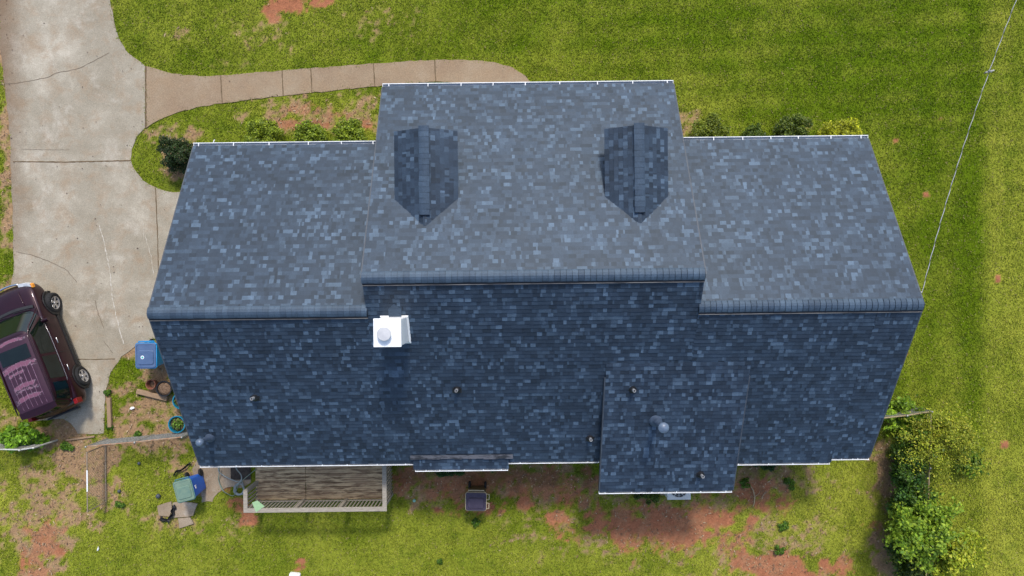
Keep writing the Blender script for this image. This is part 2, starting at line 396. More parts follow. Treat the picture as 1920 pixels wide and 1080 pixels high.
def flue(px, py, h, r, label):
    y = -3
    for _ in range(8):
        z = zback(y) if px < 1130 else AZE+(y-AYE)*(zback(AYT)-AZE)/(AYT-AYE); p = PH(px, py, z); y = p.y
    v = MB(); v.lathe([(r*1.5, -.05), (r*1.4, .05), (r*1.05, .12), (r*.8, .16), (r*.78, h-.1), (r*.78, h)], (p.x, p.y, p.z), 20)
    o = v.build('flue_pipe', M_VENT, house, smooth=.7, label=label)
    MB().lathe([(r*.78, h-.06), (r*1.12, h-.05), (r*1.14, h+.02), (r*.8, h+.07), (r*.2, h+.09)], (p.x, p.y, p.z), 22).build('rain_cap', M_VENTLT, o, smooth=.7)
flue(394, 820, .68, .095, 'flue pipe near the left end of the back eave')
flue(1229, 788, 1.05, .125, 'capped flue pipe in the middle of the addition roof')

# ------------------------------------------------------------------ ground
def hash2(ix, iy, seed):
    n = (ix.astype(np.int64)*374761393+iy.astype(np.int64)*668265263+seed*982451653) & 0x7fffffff
    n = ((n ^ (n >> 13))*1274126177) & 0x7fffffff
    n = (n ^ (n >> 16)) & 0xffff
    return n/65535.0
def vnoise(x, y, seed=0):
    ix = np.floor(x); iy = np.floor(y); fx = x-ix; fy = y-iy
    fx = fx*fx*(3-2*fx); fy = fy*fy*(3-2*fy); ix = ix.astype(int); iy = iy.astype(int)
    a = hash2(ix, iy, seed); b = hash2(ix+1, iy, seed); c = hash2(ix, iy+1, seed); d = hash2(ix+1, iy+1, seed)
    return (a*(1-fx)+b*fx)*(1-fy)+(c*(1-fx)+d*fx)*fy
def fbm(x, y, seed=0, octv=4):
    s = 0; a = .5; t = 0
    for k in range(octv):
        s = s+a*vnoise(x*2**k, y*2**k, seed+k*17); t += a; a *= .55
    return s/t
def inpoly(x, y, poly):
    r = np.zeros(x.shape, bool); n = len(poly)
    for i in range(n):
        x0, y0 = poly[i]; x1, y1 = poly[(i+1) % n]
        if y0 == y1: continue
        r ^= ((y0 > y) != (y1 > y)) & (x < (x1-x0)*(y-y0)/(y1-y0)+x0)
    return r
# outlines on the ground, in photo pixels at ground level
DRIVE = [(0, -160), (213, -160), (206, 0), (213, 35), (222, 70), (236, 95), (258, 112), (272, 124), (273, 238), (257, 255), (247, 280), (245, 300),
         (252, 318), (268, 338), (291, 351), (315, 359), (345, 362), (430, 362), (430, 600), (310, 634), (285, 635), (255, 648), (228, 668), (208, 697),
         (197, 738), (196, 780), (195, 812), (165, 814), (146, 813), (132, 793), (118, 785), (62, 789), (45, 775), (14, 640), (17, 560), (26, 510), (24, 400), (18, 250), (6, 130), (-3, 60)]
WALK = [(274, 124), (290, 128), (312, 135), (345, 141), (376, 143), (415, 141), (470, 137), (530, 132), (583, 128), (640, 124), (700, 119), (760, 115), (815, 112.5), (870, 112),
        (905, 114), (935, 119), (962, 127), (984, 141), (1000, 158), (1010, 200), (960, 200), (860, 155), (815, 153), (760, 157), (700, 162), (640, 168), (583, 174), (530, 180), (470, 186), (415, 194), (380, 199), (345, 207), (312, 219), (290, 229), (274, 240)]
PAD = [(378, 850), (470, 850), (470, 905), (452, 915), (425, 914), (408, 925), (398, 941), (378, 942), (374, 915), (360, 880)]
BED = [(196, 815), (196, 780), (197, 738), (208, 697), (228, 668), (255, 648), (300, 634), (380, 634), (380, 815)]
HOUSEP = [(385, 310), (760, 310), (760, 250), (1205, 248), (1205, 305), (1545, 300), (1545, 790), (1300, 800), (1300, 830), (1110, 835), (1110, 790), (385, 800)]
CLAY = [(1050, 905, 95, 30, .7), (880, 900, 80, 28, .7), (1240, 960, 130, 26, .7), (1260, 1010, 90, 25, .7), (535, 8, 42, 22, 1), (600, 0, 35, 12, .8), (520, 35, 14, 8, .8), (575, 236, 48, 10, 1.1), (692, 231, 22, 12, 1.1), (640, 235, 25, 8, .7), (600, 212, 90, 16, .35),
        (1250, 985, 115, 42, 1.05), (1180, 1000, 70, 40, .8), (1330, 975, 70, 30, .9), (1430, 915, 38, 22, 1.05), (1395, 925, 14, 14, 1), (1455, 940, 40, 25, .55), (1440, 1062, 65, 26, 1.1),
        (1490, 1078, 60, 16, 1), (1410, 975, 14, 10, 1), (830, 905, 100, 40, .8), (760, 905, 35, 30, .8), (905, 950, 45, 18, .55), (982, 946, 16, 12, 1), (1045, 975, 22, 18, .8), (1000, 900, 130, 28, .75), (1080, 930, 60, 25, .6), (1060, 1000, 40, 20, .5),
        (1570, 1062, 30, 22, .7), (88, 1010, 36, 34, .9), (42, 1055, 8, 26, 1.05), (65, 1060, 28, 30, .7), (470, 972, 26, 14, .9), (445, 945, 20, 16, .6), (430, 905, 18, 20, .7), (825, 958, 24, 12, .7),
        (1880, 355, 7, 6, 1.2), (1871, 522, 8, 8, 1.2), (1884, 833, 8, 8, 1.2), (1737, 368, 7, 6, 1.1), (1764, 223, 7, 6, 1), (1682, 262, 6, 5, .9), (1693, 676, 9, 12, .9), (1640, 985, 20, 9, .45),
        (563, 1052, 11, 8, .9), (556, 1068, 14, 10, .8), (14, 640, 20, 60, .4), (1320, 915, 60, 30, .5), (1350, 1010, 60, 30, .6), (1900, 995, 12, 8, .3)]
STRAW = [(60, 985, 70, 60, .7), (105, 905, 70, 50, .6), (188, 870, 26, 60, 1.1), (110, 1055, 30, 40, .8), (285, 770, 60, 30, .8), (350, 835, 40, 14, .6), (270, 840, 60, 16, .6), (90, 815, 90, 28, 1), (150, 860, 50, 50, 1), (188, 885, 20, 70, 1.1), (70, 920, 60, 45, .7), (90, 965, 70, 40, .7), (85, 1030, 45, 60, .8), (265, 770, 55, 28, .8), (240, 735, 35, 22, .8), (300, 690, 35, 45, 1.1), (290, 812, 80, 22, .9),
         (260, 660, 30, 20, .8), (600, 222, 110, 30, .75), (670, 215, 60, 40, .6), (530, 205, 50, 25, .5), (345, 320, 28, 40, 1), (370, 250, 22, 12, .8), (290, 250, 30, 16, .5), (10, 120, 16, 80, 1.1), (16, 300, 14, 230, .9), (12, 560, 24, 60, .7), (25, 790, 40, 20, .6),
         (220, 930, 20, 25, .5), (1400, 895, 110, 30, .8), (1520, 910, 40, 35, .6), (820, 900, 110, 40, .7), (1000, 905, 150, 35, .7), (330, 985, 50, 20, .5), (350, 890, 35, 30, .7), (1290, 940, 180, 40, .6),
         (1230, 1010, 190, 40, .5), (1440, 1040, 120, 50, .6), (1000, 970, 80, 20, .4), (1300, 235, 30, 25, .6), (1370, 250, 30, 15, .5), (1530, 245, 25, 12, .4), (1540, 990, 30, 40, .5), (1665, 900, 26, 110, .8), (1655, 1030, 26, 60, .9), (450, 1000, 30, 20, .3), (430, 985, 30, 25, .4),
         (210, 20, 15, 20, .3), (440, 60, 40, 25, .35), (330, 55, 30, 18, .35), (500, 60, 60, 25, .4), (700, 40, 60, 25, .35), (420, 115, 30, 12, .3)]
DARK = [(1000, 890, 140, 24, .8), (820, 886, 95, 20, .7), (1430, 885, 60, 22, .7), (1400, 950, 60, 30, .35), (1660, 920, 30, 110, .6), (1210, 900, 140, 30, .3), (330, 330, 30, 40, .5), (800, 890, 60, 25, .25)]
def blobs(px, py, L, seed, rag=.55):
    m = np.zeros(px.shape)
    wob = (fbm(px/22, py/22, seed, 4)-.5)*2
    for cx, cy, rx, ry, s in L:
        d = np.sqrt(((px-cx)/rx)**2+((py-cy)/ry)**2)
        m = np.maximum(m, s*np.clip((1.25+wob*rag*2-d)/.6, 0, 1))
    return np.clip(m, 0, 1)
def ground_fields(x, y):
    px, py = px_of(x, y)
    clay = blobs(px, py, CLAY, 5); straw = blobs(px, py, STRAW, 9, .8)*(.62+.65*fbm(px/9, py/9, 3, 3))
    fine = fbm(px/7, py/7, 13, 3)-.5
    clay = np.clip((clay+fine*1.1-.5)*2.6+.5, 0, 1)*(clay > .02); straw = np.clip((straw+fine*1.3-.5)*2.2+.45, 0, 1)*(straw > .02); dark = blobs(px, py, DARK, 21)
    yel = .30+.9*(fbm(px/150, py/150, 31, 4)-.5)+.55*(fbm(px/26, py/26, 37, 3)-.5)
    yel = yel+.42*np.clip((py-800)/120, 0, 1)+.55*np.clip((px-1836)/26, 0, 1)*(.4+.9*fbm(px/30, py/120, 51, 3))
    yel = yel-.22*np.clip((px-1000)/500, 0, 1)*np.clip((500-py)/300, 0, 1)+.10*np.clip((700-px)/200, 0, 1)*np.clip((260-py)/60, 0, 1)
    yel = yel+.3*np.exp(-((px-1310)/90)**2-((py-215)/55)**2)+.16*np.sin((px*.04+py)/7.5)*np.clip((px-900)/300, 0, 1)*np.clip((330-py)/120, 0, 1)*.7
    yel = yel+.35*np.exp(-((px-600)/130)**2-((py-215)/38)**2)+.22*np.exp(-((px-1560)/120)**2-((py-1000)/90)**2)
    yel = yel+.22*np.cos((px-1780)/13)*np.clip((px-1700)/60, 0, 1)*(fbm(px/40, py/160, 77, 2))
    return px, py, clay, straw, dark, np.clip(yel, 0, 1.15)
LUSH = np.array((.098, .152, .004)); YELL = np.array((.285, .30, .036)); DKG = np.array((.06, .115, .005)); STR = np.array((.31, .195, .105)); CLY = np.array((.33, .130, .066)); DRK = np.array((.07, .05, .025))
def ground_colour(px, py, clay, straw, dark, yel):
    y = np.clip(yel, 0, 1)[..., None]; g = LUSH*(1-y)+YELL*y
    d = np.clip((.42-fbm(px/16, py/16, 61, 4))*5, 0, 1)[..., None]*.4; g = g*(1-d)+DKG*d
    soil = np.maximum(straw, clay)[..., None]
    mixs = (clay/np.maximum(clay+straw*.6, 1e-4))[..., None]; sc = STR*(1-mixs)+CLY*mixs
    sc = sc*(.72+.55*fbm(px/6, py/6, 71, 3))[..., None]
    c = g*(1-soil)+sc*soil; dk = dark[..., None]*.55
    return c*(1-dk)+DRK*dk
hx, hy, st = 19.6, 12.2, .09
xs = np.concatenate([[-900, -300, -120, -60, -35, -25, -21], np.arange(-hx, hx+st, st), [21, 25, 35, 60, 120, 300, 900]])
ys = np.concatenate([[-900, -300, -120, -60, -35, -22, -14], np.arange(-hy, hy+st, st), [14, 22, 35, 60, 120, 300, 900]])
GX, GY = np.meshgrid(xs, ys); nx, ny = len(xs), len(ys)
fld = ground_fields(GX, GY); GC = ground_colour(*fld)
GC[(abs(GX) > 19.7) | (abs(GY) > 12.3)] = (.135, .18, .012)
GZ = np.where((abs(GX) < hx) & (abs(GY) < hy), (fbm(GX*1.3, GY*1.3, 3, 4)-.5)*.05-.02, -.02)
GZ = GZ-.012*fld[2]
for cx, cy in ((1880, 355), (1871, 522), (1884, 833), (1737, 368)):          # little ant mounds
    gx, gy = (cx-960)/(F/H), (540-cy)/(F/H); GZ = GZ+.07*np.exp(-((GX-gx)**2+(GY-gy)**2)/.012)
vv = np.stack([GX.ravel(), GY.ravel(), GZ.ravel()], 1)
idx = np.arange(nx*ny).reshape(ny, nx)
qd = np.stack([idx[:-1, :-1], idx[:-1, 1:], idx[1:, 1:], idx[1:, :-1]], -1).reshape(-1, 4)
def np_mesh(name, v, f, mat, smooth=False):
    me = bpy.data.meshes.new(name); k = f.shape[1]
    me.vertices.add(len(v)); me.vertices.foreach_set('co', np.ascontiguousarray(v, dtype=np.float32).ravel())
    me.loops.add(f.size); me.loops.foreach_set('vertex_index', np.ascontiguousarray(f, dtype=np.int32).ravel())
    me.polygons.add(len(f)); me.polygons.foreach_set('loop_start', np.arange(0, f.size, k, dtype=np.int32))
    try: me.polygons.foreach_set('loop_total', np.full(len(f), k, dtype=np.int32))
    except Exception: pass
    me.update(calc_edges=True); me.validate()
    me.materials.append(mat)
    if smooth: me.shade_smooth()
    o = bpy.data.objects.new(name, me); COL.objects.link(o); return o
def set_col(o, name, c, domain='POINT'):
    a = o.data.attributes.new(name, 'FLOAT_COLOR', domain)
    a.data.foreach_set('color', np.concatenate([c, np.ones((len(c), 1))], 1).astype(np.float32).ravel())
def ground_mat():
    m, t, n, b = newmat('lawn_soil'); a = attr(t, 'col')
    f1 = noise(t, 18, 5, .75); f2 = noise(t, 55, 3, .8)
    c = mixc(t, a.outputs['Color'], ramp(t, f1, [(.28, .65), (.5, .97), (.72, 1.3)]), 1, 'MULTIPLY')
    c = mixc(t, c, ramp(t, f2, [(.25, .75), (.75, 1.22)]), 1, 'MULTIPLY')
    t.links.new(c, b.inputs['Base Color']); b.inputs['Roughness'].default_value = 1; b.inputs['Specular IOR Level'].default_value = .1
    bump(t, b, f1, .6, .04); return m
gr = np_mesh('ground', vv, qd, ground_mat(), True); set_col(gr, 'col', GC.reshape(-1, 3)); tag(gr, kind='structure')

# concrete ------------------------------------------------------------
def rough_poly(poly, amp=1.2, step=9):
    out = []
    for i in range(len(poly)):
        a = Vector(poly[i]); b = Vector(poly[(i+1) % len(poly)]); n = max(1, int((b-a).length/step))
        for k in range(n):
            p = a.lerp(b, k/n)
            if k: p = p+Vector((random.uniform(-amp, amp), random.uniform(-amp, amp)))
            out.append(p)
    return out
def flat(name, poly, mat, z, thick=.1, amp=1.2, parent=None):
    pp = [P(p[0], p[1], 0) for p in rough_poly(poly, amp)]
    return MB().prism([(p.x, p.y) for p in pp], z-thick, z).build(name, mat, parent)
def concrete(name, ca, cb, cc, sp=1.0, edge=False, pale=.6):
    m, t, n, b = newmat(name)
    n1 = noise(t, .55, 6, .68, dist=.2); n2 = noise(t, 26, 4, .75); n3 = noise(t, 1.7, 5, .65, dist=.4); n4 = noise(t, 70, 2, .8)
    c = mixc(t, ramp(t, n1, [(.3, ca), (.52, cb), (.7, cc)]), (.29, .20, .12), ramp(t, n3, [(.48, 0.0), (.70, .6)]))
    c = mixc(t, c, (.50, .45, .37), ramp(t, noise(t, .8, 7, .75, dist=.2), [(.54, 0.0), (.70, pale)]))
    if edge:                                          # red soil washed over the left margin
        tc = t.nodes.new('ShaderNodeTexCoord'); sx = t.nodes.new('ShaderNodeSeparateXYZ'); t.links.new(tc.outputs['Object'], sx.inputs[0])
        ma = t.nodes.new('ShaderNodeMath'); ma.operation = 'MULTIPLY_ADD'; ma.inputs[1].default_value = 1.1; t.links.new(n1, ma.inputs[0]); t.links.new(sx.outputs['X'], ma.inputs[2])
        mr = t.nodes.new('ShaderNodeMapRange'); mr.inputs[1].default_value = -16.7; mr.inputs[2].default_value = -15.7; mr.inputs[3].default_value = .75; mr.inputs[4].default_value = 0; t.links.new(ma.outputs[0], mr.inputs[0])
        c = mixc(t, c, (.17, .105, .06), mr.outputs[0])
    c = mixc(t, c, ramp(t, n2, [(.3, .80), (.7, 1.18)]), 1, 'MULTIPLY'); c = mixc(t, c, ramp(t, n4, [(.28, .72), (.6, 1.08)]), sp, 'MULTIPLY')
    t.links.new(c, b.inputs['Base Color']); b.inputs['Roughness'].default_value = .9; b.inputs['Specular IOR Level'].default_value = .25
    bump(t, b, n2, .25, .01); return m
M_CON = concrete('driveway_concrete', (.25, .215, .155), (.325, .285, .215), (.45, .40, .315), edge=True)
M_WLK = concrete('walkway_concrete', (.24, .165, .105), (.285, .21, .135), (.32, .25, .17), pale=.12)
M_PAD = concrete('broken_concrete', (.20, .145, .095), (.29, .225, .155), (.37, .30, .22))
drv = tag(flat('driveway', DRIVE, M_CON, .006), kind='structure')
wlk = tag(flat('footpath', WALK, M_WLK, .008), kind='structure')
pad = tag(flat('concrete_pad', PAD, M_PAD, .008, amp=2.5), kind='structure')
M_JOINT = simple('joint_soil', (.16, .11, .065), (.10, .075, .045), 14, 1, .1)
M_CRACK = simple('crack_soil', (.13, .10, .07), (.19, .15, .11), 9, 1, .1)
def strip(mb, pts, w, z, jit=.3):
    q = []
    for i in range(len(pts)-1):
        a = Vector(pts[i]); b = Vector(pts[i+1]); n = max(1, int((b-a).length/5))
        for k in range(n): q.append(a.lerp(b, k/n)+Vector((random.uniform(-jit, jit), random.uniform(-jit, jit))))
    q.append(Vector(pts[-1])); L = []; R_ = []
    for i, p in enumerate(q):
        d = (q[min(i+1, len(q)-1)]-q[max(i-1, 0)]).normalized(); nrm = Vector((-d.y, d.x)); ww = w*random.uniform(.65, 1.25)/2
        a = P(*(p+nrm*ww)); b = P(*(p-nrm*ww)); L.append((a.x, a.y, z)); R_.append((b.x, b.y, z))
    n = len(q); mb.add(L+R_, [(i, i+1, n+i+1, n+i) for i in range(n-1)])
jb = MB(); z = .011
strip(jb, [(25, 303), (120, 304), (246, 301)], 2.2, z); strip(jb, [(292, 352), (296, 450), (298, 560)], 1.8, z); strip(jb, [(128, 673), (180, 674), (216, 673)], 1.6, z)
o = jb.build('driveway_joint', M_JOINT, drv, fix=False)
jw = MB()
strip(jw, [(273.5, 124), (273.5, 240)], 3.0, .013)
for a, b in (((414, 141), (417, 194)), ((529, 132), (531, 180)), ((583, 128), (585, 174)), ((700, 119), (703, 162)), ((815, 112), (817, 153))): strip(jw, [a, b], 1.9, .013)
jw.build('footpath_joint', M_JOINT, wlk, fix=False)
cb = MB()
strip(cb, [(0, 158), (30, 156), (60, 151), (90, 145), (108, 136), (128, 133), (150, 128), (175, 115), (205, 99)], 1.1, .011, .5)
strip(cb, [(30, 472), (60, 478), (85, 487), (100, 493), (125, 506), (145, 530)], 1.0, .011, .6)
strip(cb, [(178, 562), (185, 590), (195, 615)], .9, .011, .7); strip(cb, [(195, 640), (212, 662)], .9, .011, .6)
strip(cb, [(40, 280), (90, 281), (130, 281)], .6, .011, .4)
cb.build('driveway_crack', M_CRACK, drv, fix=False)
wb_ = MB(); M_SCUFF = simple('chalky_scuff', (.50, .46, .39), (.34, .30, .23), 9, .9, .2, lo=.42, hi=.56)
strip(wb_, [(186, 421), (196, 455), (203, 490), (208, 520), (211, 560), (221, 605), (232, 645)], 2.0, .0105, .8)
strip(wb_, [(272, 440), (283, 480), (289, 520)], 1.1, .0105, .8); strip(wb_, [(268, 410), (270, 450)], .8, .0105, .8)
wb_.build('driveway_scuff', M_SCUFF, drv, fix=False)

# grass blades: nobody could count them -----------------------------
def grass():
    N = 1080000
    x = RNG.uniform(-20.5, 20.5, N); y = RNG.uniform(-12.6, 12.6, N)
    f = ground_fields(x, y); px, py, clay, straw, dark, yel = f
    bad = inpoly(px, py, HOUSEP)
    for pl, gr_ in ((DRIVE, 2.8), (WALK, 2.8), (PAD, 3.5)):
        jx, jy = RNG.normal(0, gr_, N), RNG.normal(0, gr_, N); bad |= inpoly(px+jx, py+jy, pl)
    cl = fbm(px/8, py/8, 91, 3)
    dens = (1-np.clip(clay*1.05, 0, 1))*(1-np.clip(straw*1.1, 0, .97))*(1-.45*dark)*np.clip(.35+1.2*cl, 0, 1)
    dens = np.where((straw > .3) | (clay > .3), dens*np.clip((cl-.40)*6, 0.05, 1), dens)
    keep = (~bad) & (RNG.random(N) < dens)
    x, y = x[keep], y[keep]; f = [a[keep] for a in f]; n = len(x)
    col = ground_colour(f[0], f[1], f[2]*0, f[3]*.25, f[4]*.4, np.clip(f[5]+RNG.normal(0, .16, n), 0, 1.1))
    col = col*np.clip(RNG.normal(1.12, .30, n), .45, 2.2)[:, None]
    dry = RNG.random(n) < .05+.12*f[3]; col[dry] = np.array((.36, .29, .13))*RNG.uniform(.7, 1.2, (dry.sum(), 1))
    ang = RNG.uniform(0, 2*np.pi, n); ln = RNG.uniform(.03, .065, n); wd = RNG.uniform(.006, .014, n); lean = RNG.uniform(.35, 1.25, n)
    dx, dy = np.cos(ang), np.sin(ang); z0 = -.015
    b0 = np.stack([x-dy*wd, y+dx*wd, np.full(n, z0)], 1); b1 = np.stack([x+dy*wd, y-dx*wd, np.full(n, z0)], 1)
    mid = np.stack([x+dx*ln*np.sin(lean)*.5, y+dy*ln*np.sin(lean)*.5, z0+ln*np.cos(lean*.6)*.62], 1)
    tip = np.stack([x+dx*ln*np.sin(lean)*1.15, y+dy*ln*np.sin(lean)*1.15, z0+ln*np.cos(lean)*.95+.005], 1)
    m0 = mid+np.stack([-dy*wd*.8, dx*wd*.8, np.zeros(n)], 1); m1 = mid+np.stack([dy*wd*.8, -dx*wd*.8, np.zeros(n)], 1)
    v = np.stack([b0, b1, m0, m1, tip], 1).reshape(-1, 3); k = np.arange(n)*5
    tri = np.concatenate([np.stack([k, k+1, k+3], 1), np.stack([k, k+3, k+2], 1), np.stack([k+2, k+3, k+4], 1)])
    m, t, nn, b = newmat('grass_blade'); a = attr(t, 'col'); t.links.new(a.outputs['Color'], b.inputs['Base Color'])
    b.inputs['Roughness'].default_value = .75; b.inputs['Specular IOR Level'].default_value = .15
    tr = t.nodes.new('ShaderNodeBsdfTranslucent'); t.links.new(a.outputs['Color'], tr.inputs[0])
    mx = t.nodes.new('ShaderNodeMixShader'); mx.inputs[0].default_value = .3
    out = nn['Material Output']; t.links.new(b.outputs[0], mx.inputs[1]); t.links.new(tr.outputs[0], mx.inputs[2]); t.links.new(mx.outputs[0], out.inputs[0])
    o = np_mesh('grass', v, tri, m); set_col(o, 'col', np.repeat(col, 5, 0)); tag(o, 'short mown lawn grass, green to yellow, around the house', 'grass', kind='stuff')
grass()
# dry litter: bits of straw and leaves on the bare soil, and dark crumbs on the drive
def litter():
    N = 90000
    x = RNG.uniform(-18, 18, N); y = RNG.uniform(-10.5, 10.5, N); f = ground_fields(x, y); px, py = f[0], f[1]
    ond = inpoly(px, py, DRIVE) | inpoly(px, py, WALK)
    keep = (~inpoly(px, py, HOUSEP)) & (~ond) & (RNG.random(N) < np.clip(f[3]*.7+f[2]*.05, 0, .7))
    xd, yd = x[ond], y[ond]; sel = RNG.random(len(xd)) < np.where(inpoly(px[ond], py[ond], WALK), .004, .009+.05*(px[ond] < 30)); nd = int(sel.sum())
    X = np.concatenate([x[keep], xd[sel]]); Y = np.concatenate([y[keep], yd[sel]]); n = len(X); iso = np.arange(n) >= n-nd
    a = RNG.uniform(0, 6.28, n); ln = np.where(iso, RNG.uniform(.012, .036, n), RNG.uniform(.02, .07, n)); wd = np.where(iso, RNG.uniform(.009, .022, n), RNG.uniform(.006, .02, n))
    z = np.where(iso, .017, .012)+RNG.uniform(0, .01, n); t = RNG.uniform(-.02, .02, n)
    dx, dy = np.cos(a), np.sin(a)
    def q(s, w, zz): return np.stack([X+dx*s*ln-dy*w*wd, Y+dy*s*ln+dx*w*wd, z+zz], 1)
    v = np.stack([q(-1, 0, 0*t), q(0, -1, abs(t)*.4), q(1, 0, t*.3), q(0, 1, abs(t))], 1).reshape(-1, 3); fc = np.arange(4*n).reshape(-1, 4)
    pal = np.array([(.28, .17, .08), (.34, .23, .13), (.15, .075, .04), (.20, .12, .07), (.38, .28, .17)])
    c = pal[RNG.integers(0, 5, n)]*RNG.uniform(.7, 1.2, (n, 1)); c[iso] = np.array((.085, .045, .03))*RNG.uniform(.5, 1.6, (int(iso.sum()), 1))
    m, tt, nn, b = newmat('dry_litter'); at = attr(tt, 'col'); tt.links.new(at.outputs['Color'], b.inputs['Base Color']); b.inputs['Roughness'].default_value = .9
    o = np_mesh('leaf_litter', v, fc, m); set_col(o, 'col', np.repeat(c, 4, 0)); tag(o, 'dry leaves and straw scattered on bare soil and concrete', 'litter', kind='stuff')
litter()

# ------------------------------------------------------------------ plants
def leaf_mat(name, rough=.55, spec=.35, trans=.3):
    m, t, nn, b = newmat(name); a = attr(t, 'col'); t.links.new(a.outputs['Color'], b.inputs['Base Color'])
    b.inputs['Roughness'].default_value = rough; b.inputs['Specular IOR Level'].default_value = spec
    tr = t.nodes.new('ShaderNodeBsdfTranslucent'); t.links.new(a.outputs['Color'], tr.inputs[0])
    mx = t.nodes.new('ShaderNodeMixShader'); mx.inputs[0].default_value = trans
    t.links.new(b.outputs[0], mx.inputs[1]); t.links.new(tr.outputs[0], mx.inputs[2]); t.links.new(mx.outputs[0], nn['Material Output'].inputs[0]); return m
M_LEAF = leaf_mat('leaf'); M_BARK = simple('bark', (.16, .11, .07), (.09, .06, .04), 14, .9, .2)
def leaves_mesh(name, pos, nrm, size, cols, parent, asp=.55):
    n = len(pos); nrm = nrm/np.linalg.norm(nrm, axis=1, keepdims=True)
    r = RNG.normal(0, 1, (n, 3)); u = np.cross(nrm, r); u /= np.linalg.norm(u, axis=1, keepdims=True); w = np.cross(nrm, u)
    s = size[:, None]
    v = np.stack([pos-u*s, pos-w*s*asp+nrm*s*.12, pos+u*s-nrm*s*.25, pos+w*s*asp+nrm*s*.12], 1).reshape(-1, 3)
    o = np_mesh(name, v, np.arange(4*n).reshape(-1, 4), M_LEAF); set_col(o, 'col', np.repeat(cols, 4, 0))
    if parent: o.parent = parent
    return o
def shrub(name, label, cat, c, rx, ry, h, n, leaf, colA, colB, lumps=14, zlo=.1, group=None, stems=5, lump=(.3, .5), bright=.14, sparse=0, bright_col=None, part='foliage'):
    """c ground centre; crown = lumps of leaves inside an ellipsoid; stems rise from the base"""
    t = thing(name, label, cat, (c[0], c[1], 0), 0, group)
    L = []
    for i in range(lumps):
        a = random.uniform(0, 6.283); q = math.sqrt(random.random())*.72; zz = random.uniform(zlo, .72)
        k = math.sqrt(max(.1, 1-((zz-.35)/.8)**2)); r = random.uniform(*lump)*min(rx, ry)*(1-.35*zz)
        L.append((math.cos(a)*q*rx*k, math.sin(a)*q*ry*k, max(r*.4, zz*h), r, random.uniform(.8, 1.22)))
    L = np.array(L); wts = L[:, 3]**2; wts /= wts.sum(); k = RNG.choice(len(L), n, p=wts)
    d = RNG.normal(0, 1, (n, 3)); d /= np.linalg.norm(d, axis=1, keepdims=True); d[:, 2] = np.where(d[:, 2] < -.3, -d[:, 2], d[:, 2])
    rad = L[k, 3]*(RNG.uniform(.45, 1.08, n) if not sparse else RNG.uniform(.2, 1.3, n)); pos = L[k, :3]+d*rad[:, None]; pos[:, 2] = np.clip(pos[:, 2], .03, None)
    if sparse:                                          # shoots reaching out of the crown
        ns = max(6, int(10*max(rx, ry)*2)); sp = RNG.integers(0, ns, n); sa = RNG.uniform(0, 6.283, ns); se = RNG.uniform(.2, .95, ns); sl_ = RNG.uniform(.95, 1.35, ns)
        on = RNG.random(n) < .16; q = np.sqrt(RNG.uniform(.25, 1, n))*sl_[sp]; wv = .05+.05*rx
        tipp = np.stack([np.cos(sa[sp])*q*rx, np.sin(sa[sp])*q*ry, h*(.35+.55*se[sp]*q/1.2)], 1)+RNG.normal(0, wv, (n, 3)); pos[on] = tipp[on]; pos[:, 2] = np.clip(pos[:, 2], .03, None)
    nrm = d*.8+RNG.normal(0, .55, (n, 3)); nrm[:, 2] += .55
    m = RNG.random(n)[:, None]; col = np.array(colA)*(1-m)+np.array(colB)*m; col = col*L[k, 4][:, None]*RNG.uniform(.7, 1.3, (n, 1))
    br = RNG.random(n) < bright; col[br] = (np.array(bright_col) if bright_col else np.array(colB)*1.5)*RNG.uniform(.8, 1.2, (br.sum(), 1))
    leaves_mesh(part, pos, nrm, leaf*RNG.uniform(.6, 1.25, n), col, t)
    sb = MB()
    for i in range(stems):
        l = L[random.randrange(len(L))]; b = Vector((random.uniform(-.08, .08), random.uniform(-.08, .08), -.03)); e = Vector(l[:3])
        mid = b.lerp(e, .5)+Vector((random.uniform(-.1, .1), random.uniform(-.1, .1), .08*h)); r0 = .012+.010*h
        sb.tube([b, b.lerp(mid, .6), mid, mid.lerp(e, .6), e], [r0, r0*.85, r0*.7, r0*.5, r0*.25], 6)
        for _ in range(3):
            e2 = e+Vector((random.uniform(-1, 1), random.uniform(-1, 1), random.uniform(0, .6)))*l[3]; sb.tube([mid.lerp(e, .5), e, e2], [r0*.45, r0*.3, r0*.12], 5)
    sb.build('stem', M_BARK, t, smooth=True)
    return t
G1, G2 = (.11, .17, .008), (.26, .32, .018)
GB = 'clipped round bushes along the front wall'
def gp(px, py, z=0):
    p = P(px, py, z); return (p.x, p.y)
for (px, py, r, lab, A, B, h) in (
    (494, 253, .60, 'round bright green bush nearest the dark bush, front left bed', G1, G2, .95),
    (579, 257, .53, 'middle round green bush of three beside the bare clay, front left bed', (.10, .165, .008), (.24, .31, .018), .85),
    (655, 253, .56, 'round green bush next to the tall middle roof, front left bed', (.10, .165, .008), (.24, .31, .018), .9)):
    shrub('round_bush', lab, 'bush', gp(px, py, h*.5), r*1.2, r*1.2, h, 5200, .040, A, B, 60, .10, GB, 5, (.24, .34), .10)
for (px, py, rx, ry, lab, A, B, h, n) in (
    (1333, 247, .66, .62, 'wide green bush with brown flecks, nearest the middle roof on the right', (.075, .12, .008), (.20, .235, .018), .9, 3600),
    (1415, 253, .42, .45, 'smallest dark green bush in the front right bed', (.045, .095, .008), (.12, .17, .014), .7, 2000),
    (1487, 246, .64, .66, 'dark green round bush left of the yellow-green shrub', (.04, .075, .008), (.13, .17, .014), 1.0, 3800)):
    shrub('round_bush', lab, 'bush', gp(px, py, h*.5), rx*1.12, ry*1.12, h, int(n*1.4), .040, A, B, 56, .10, GB, 5, (.22, .34), .08)
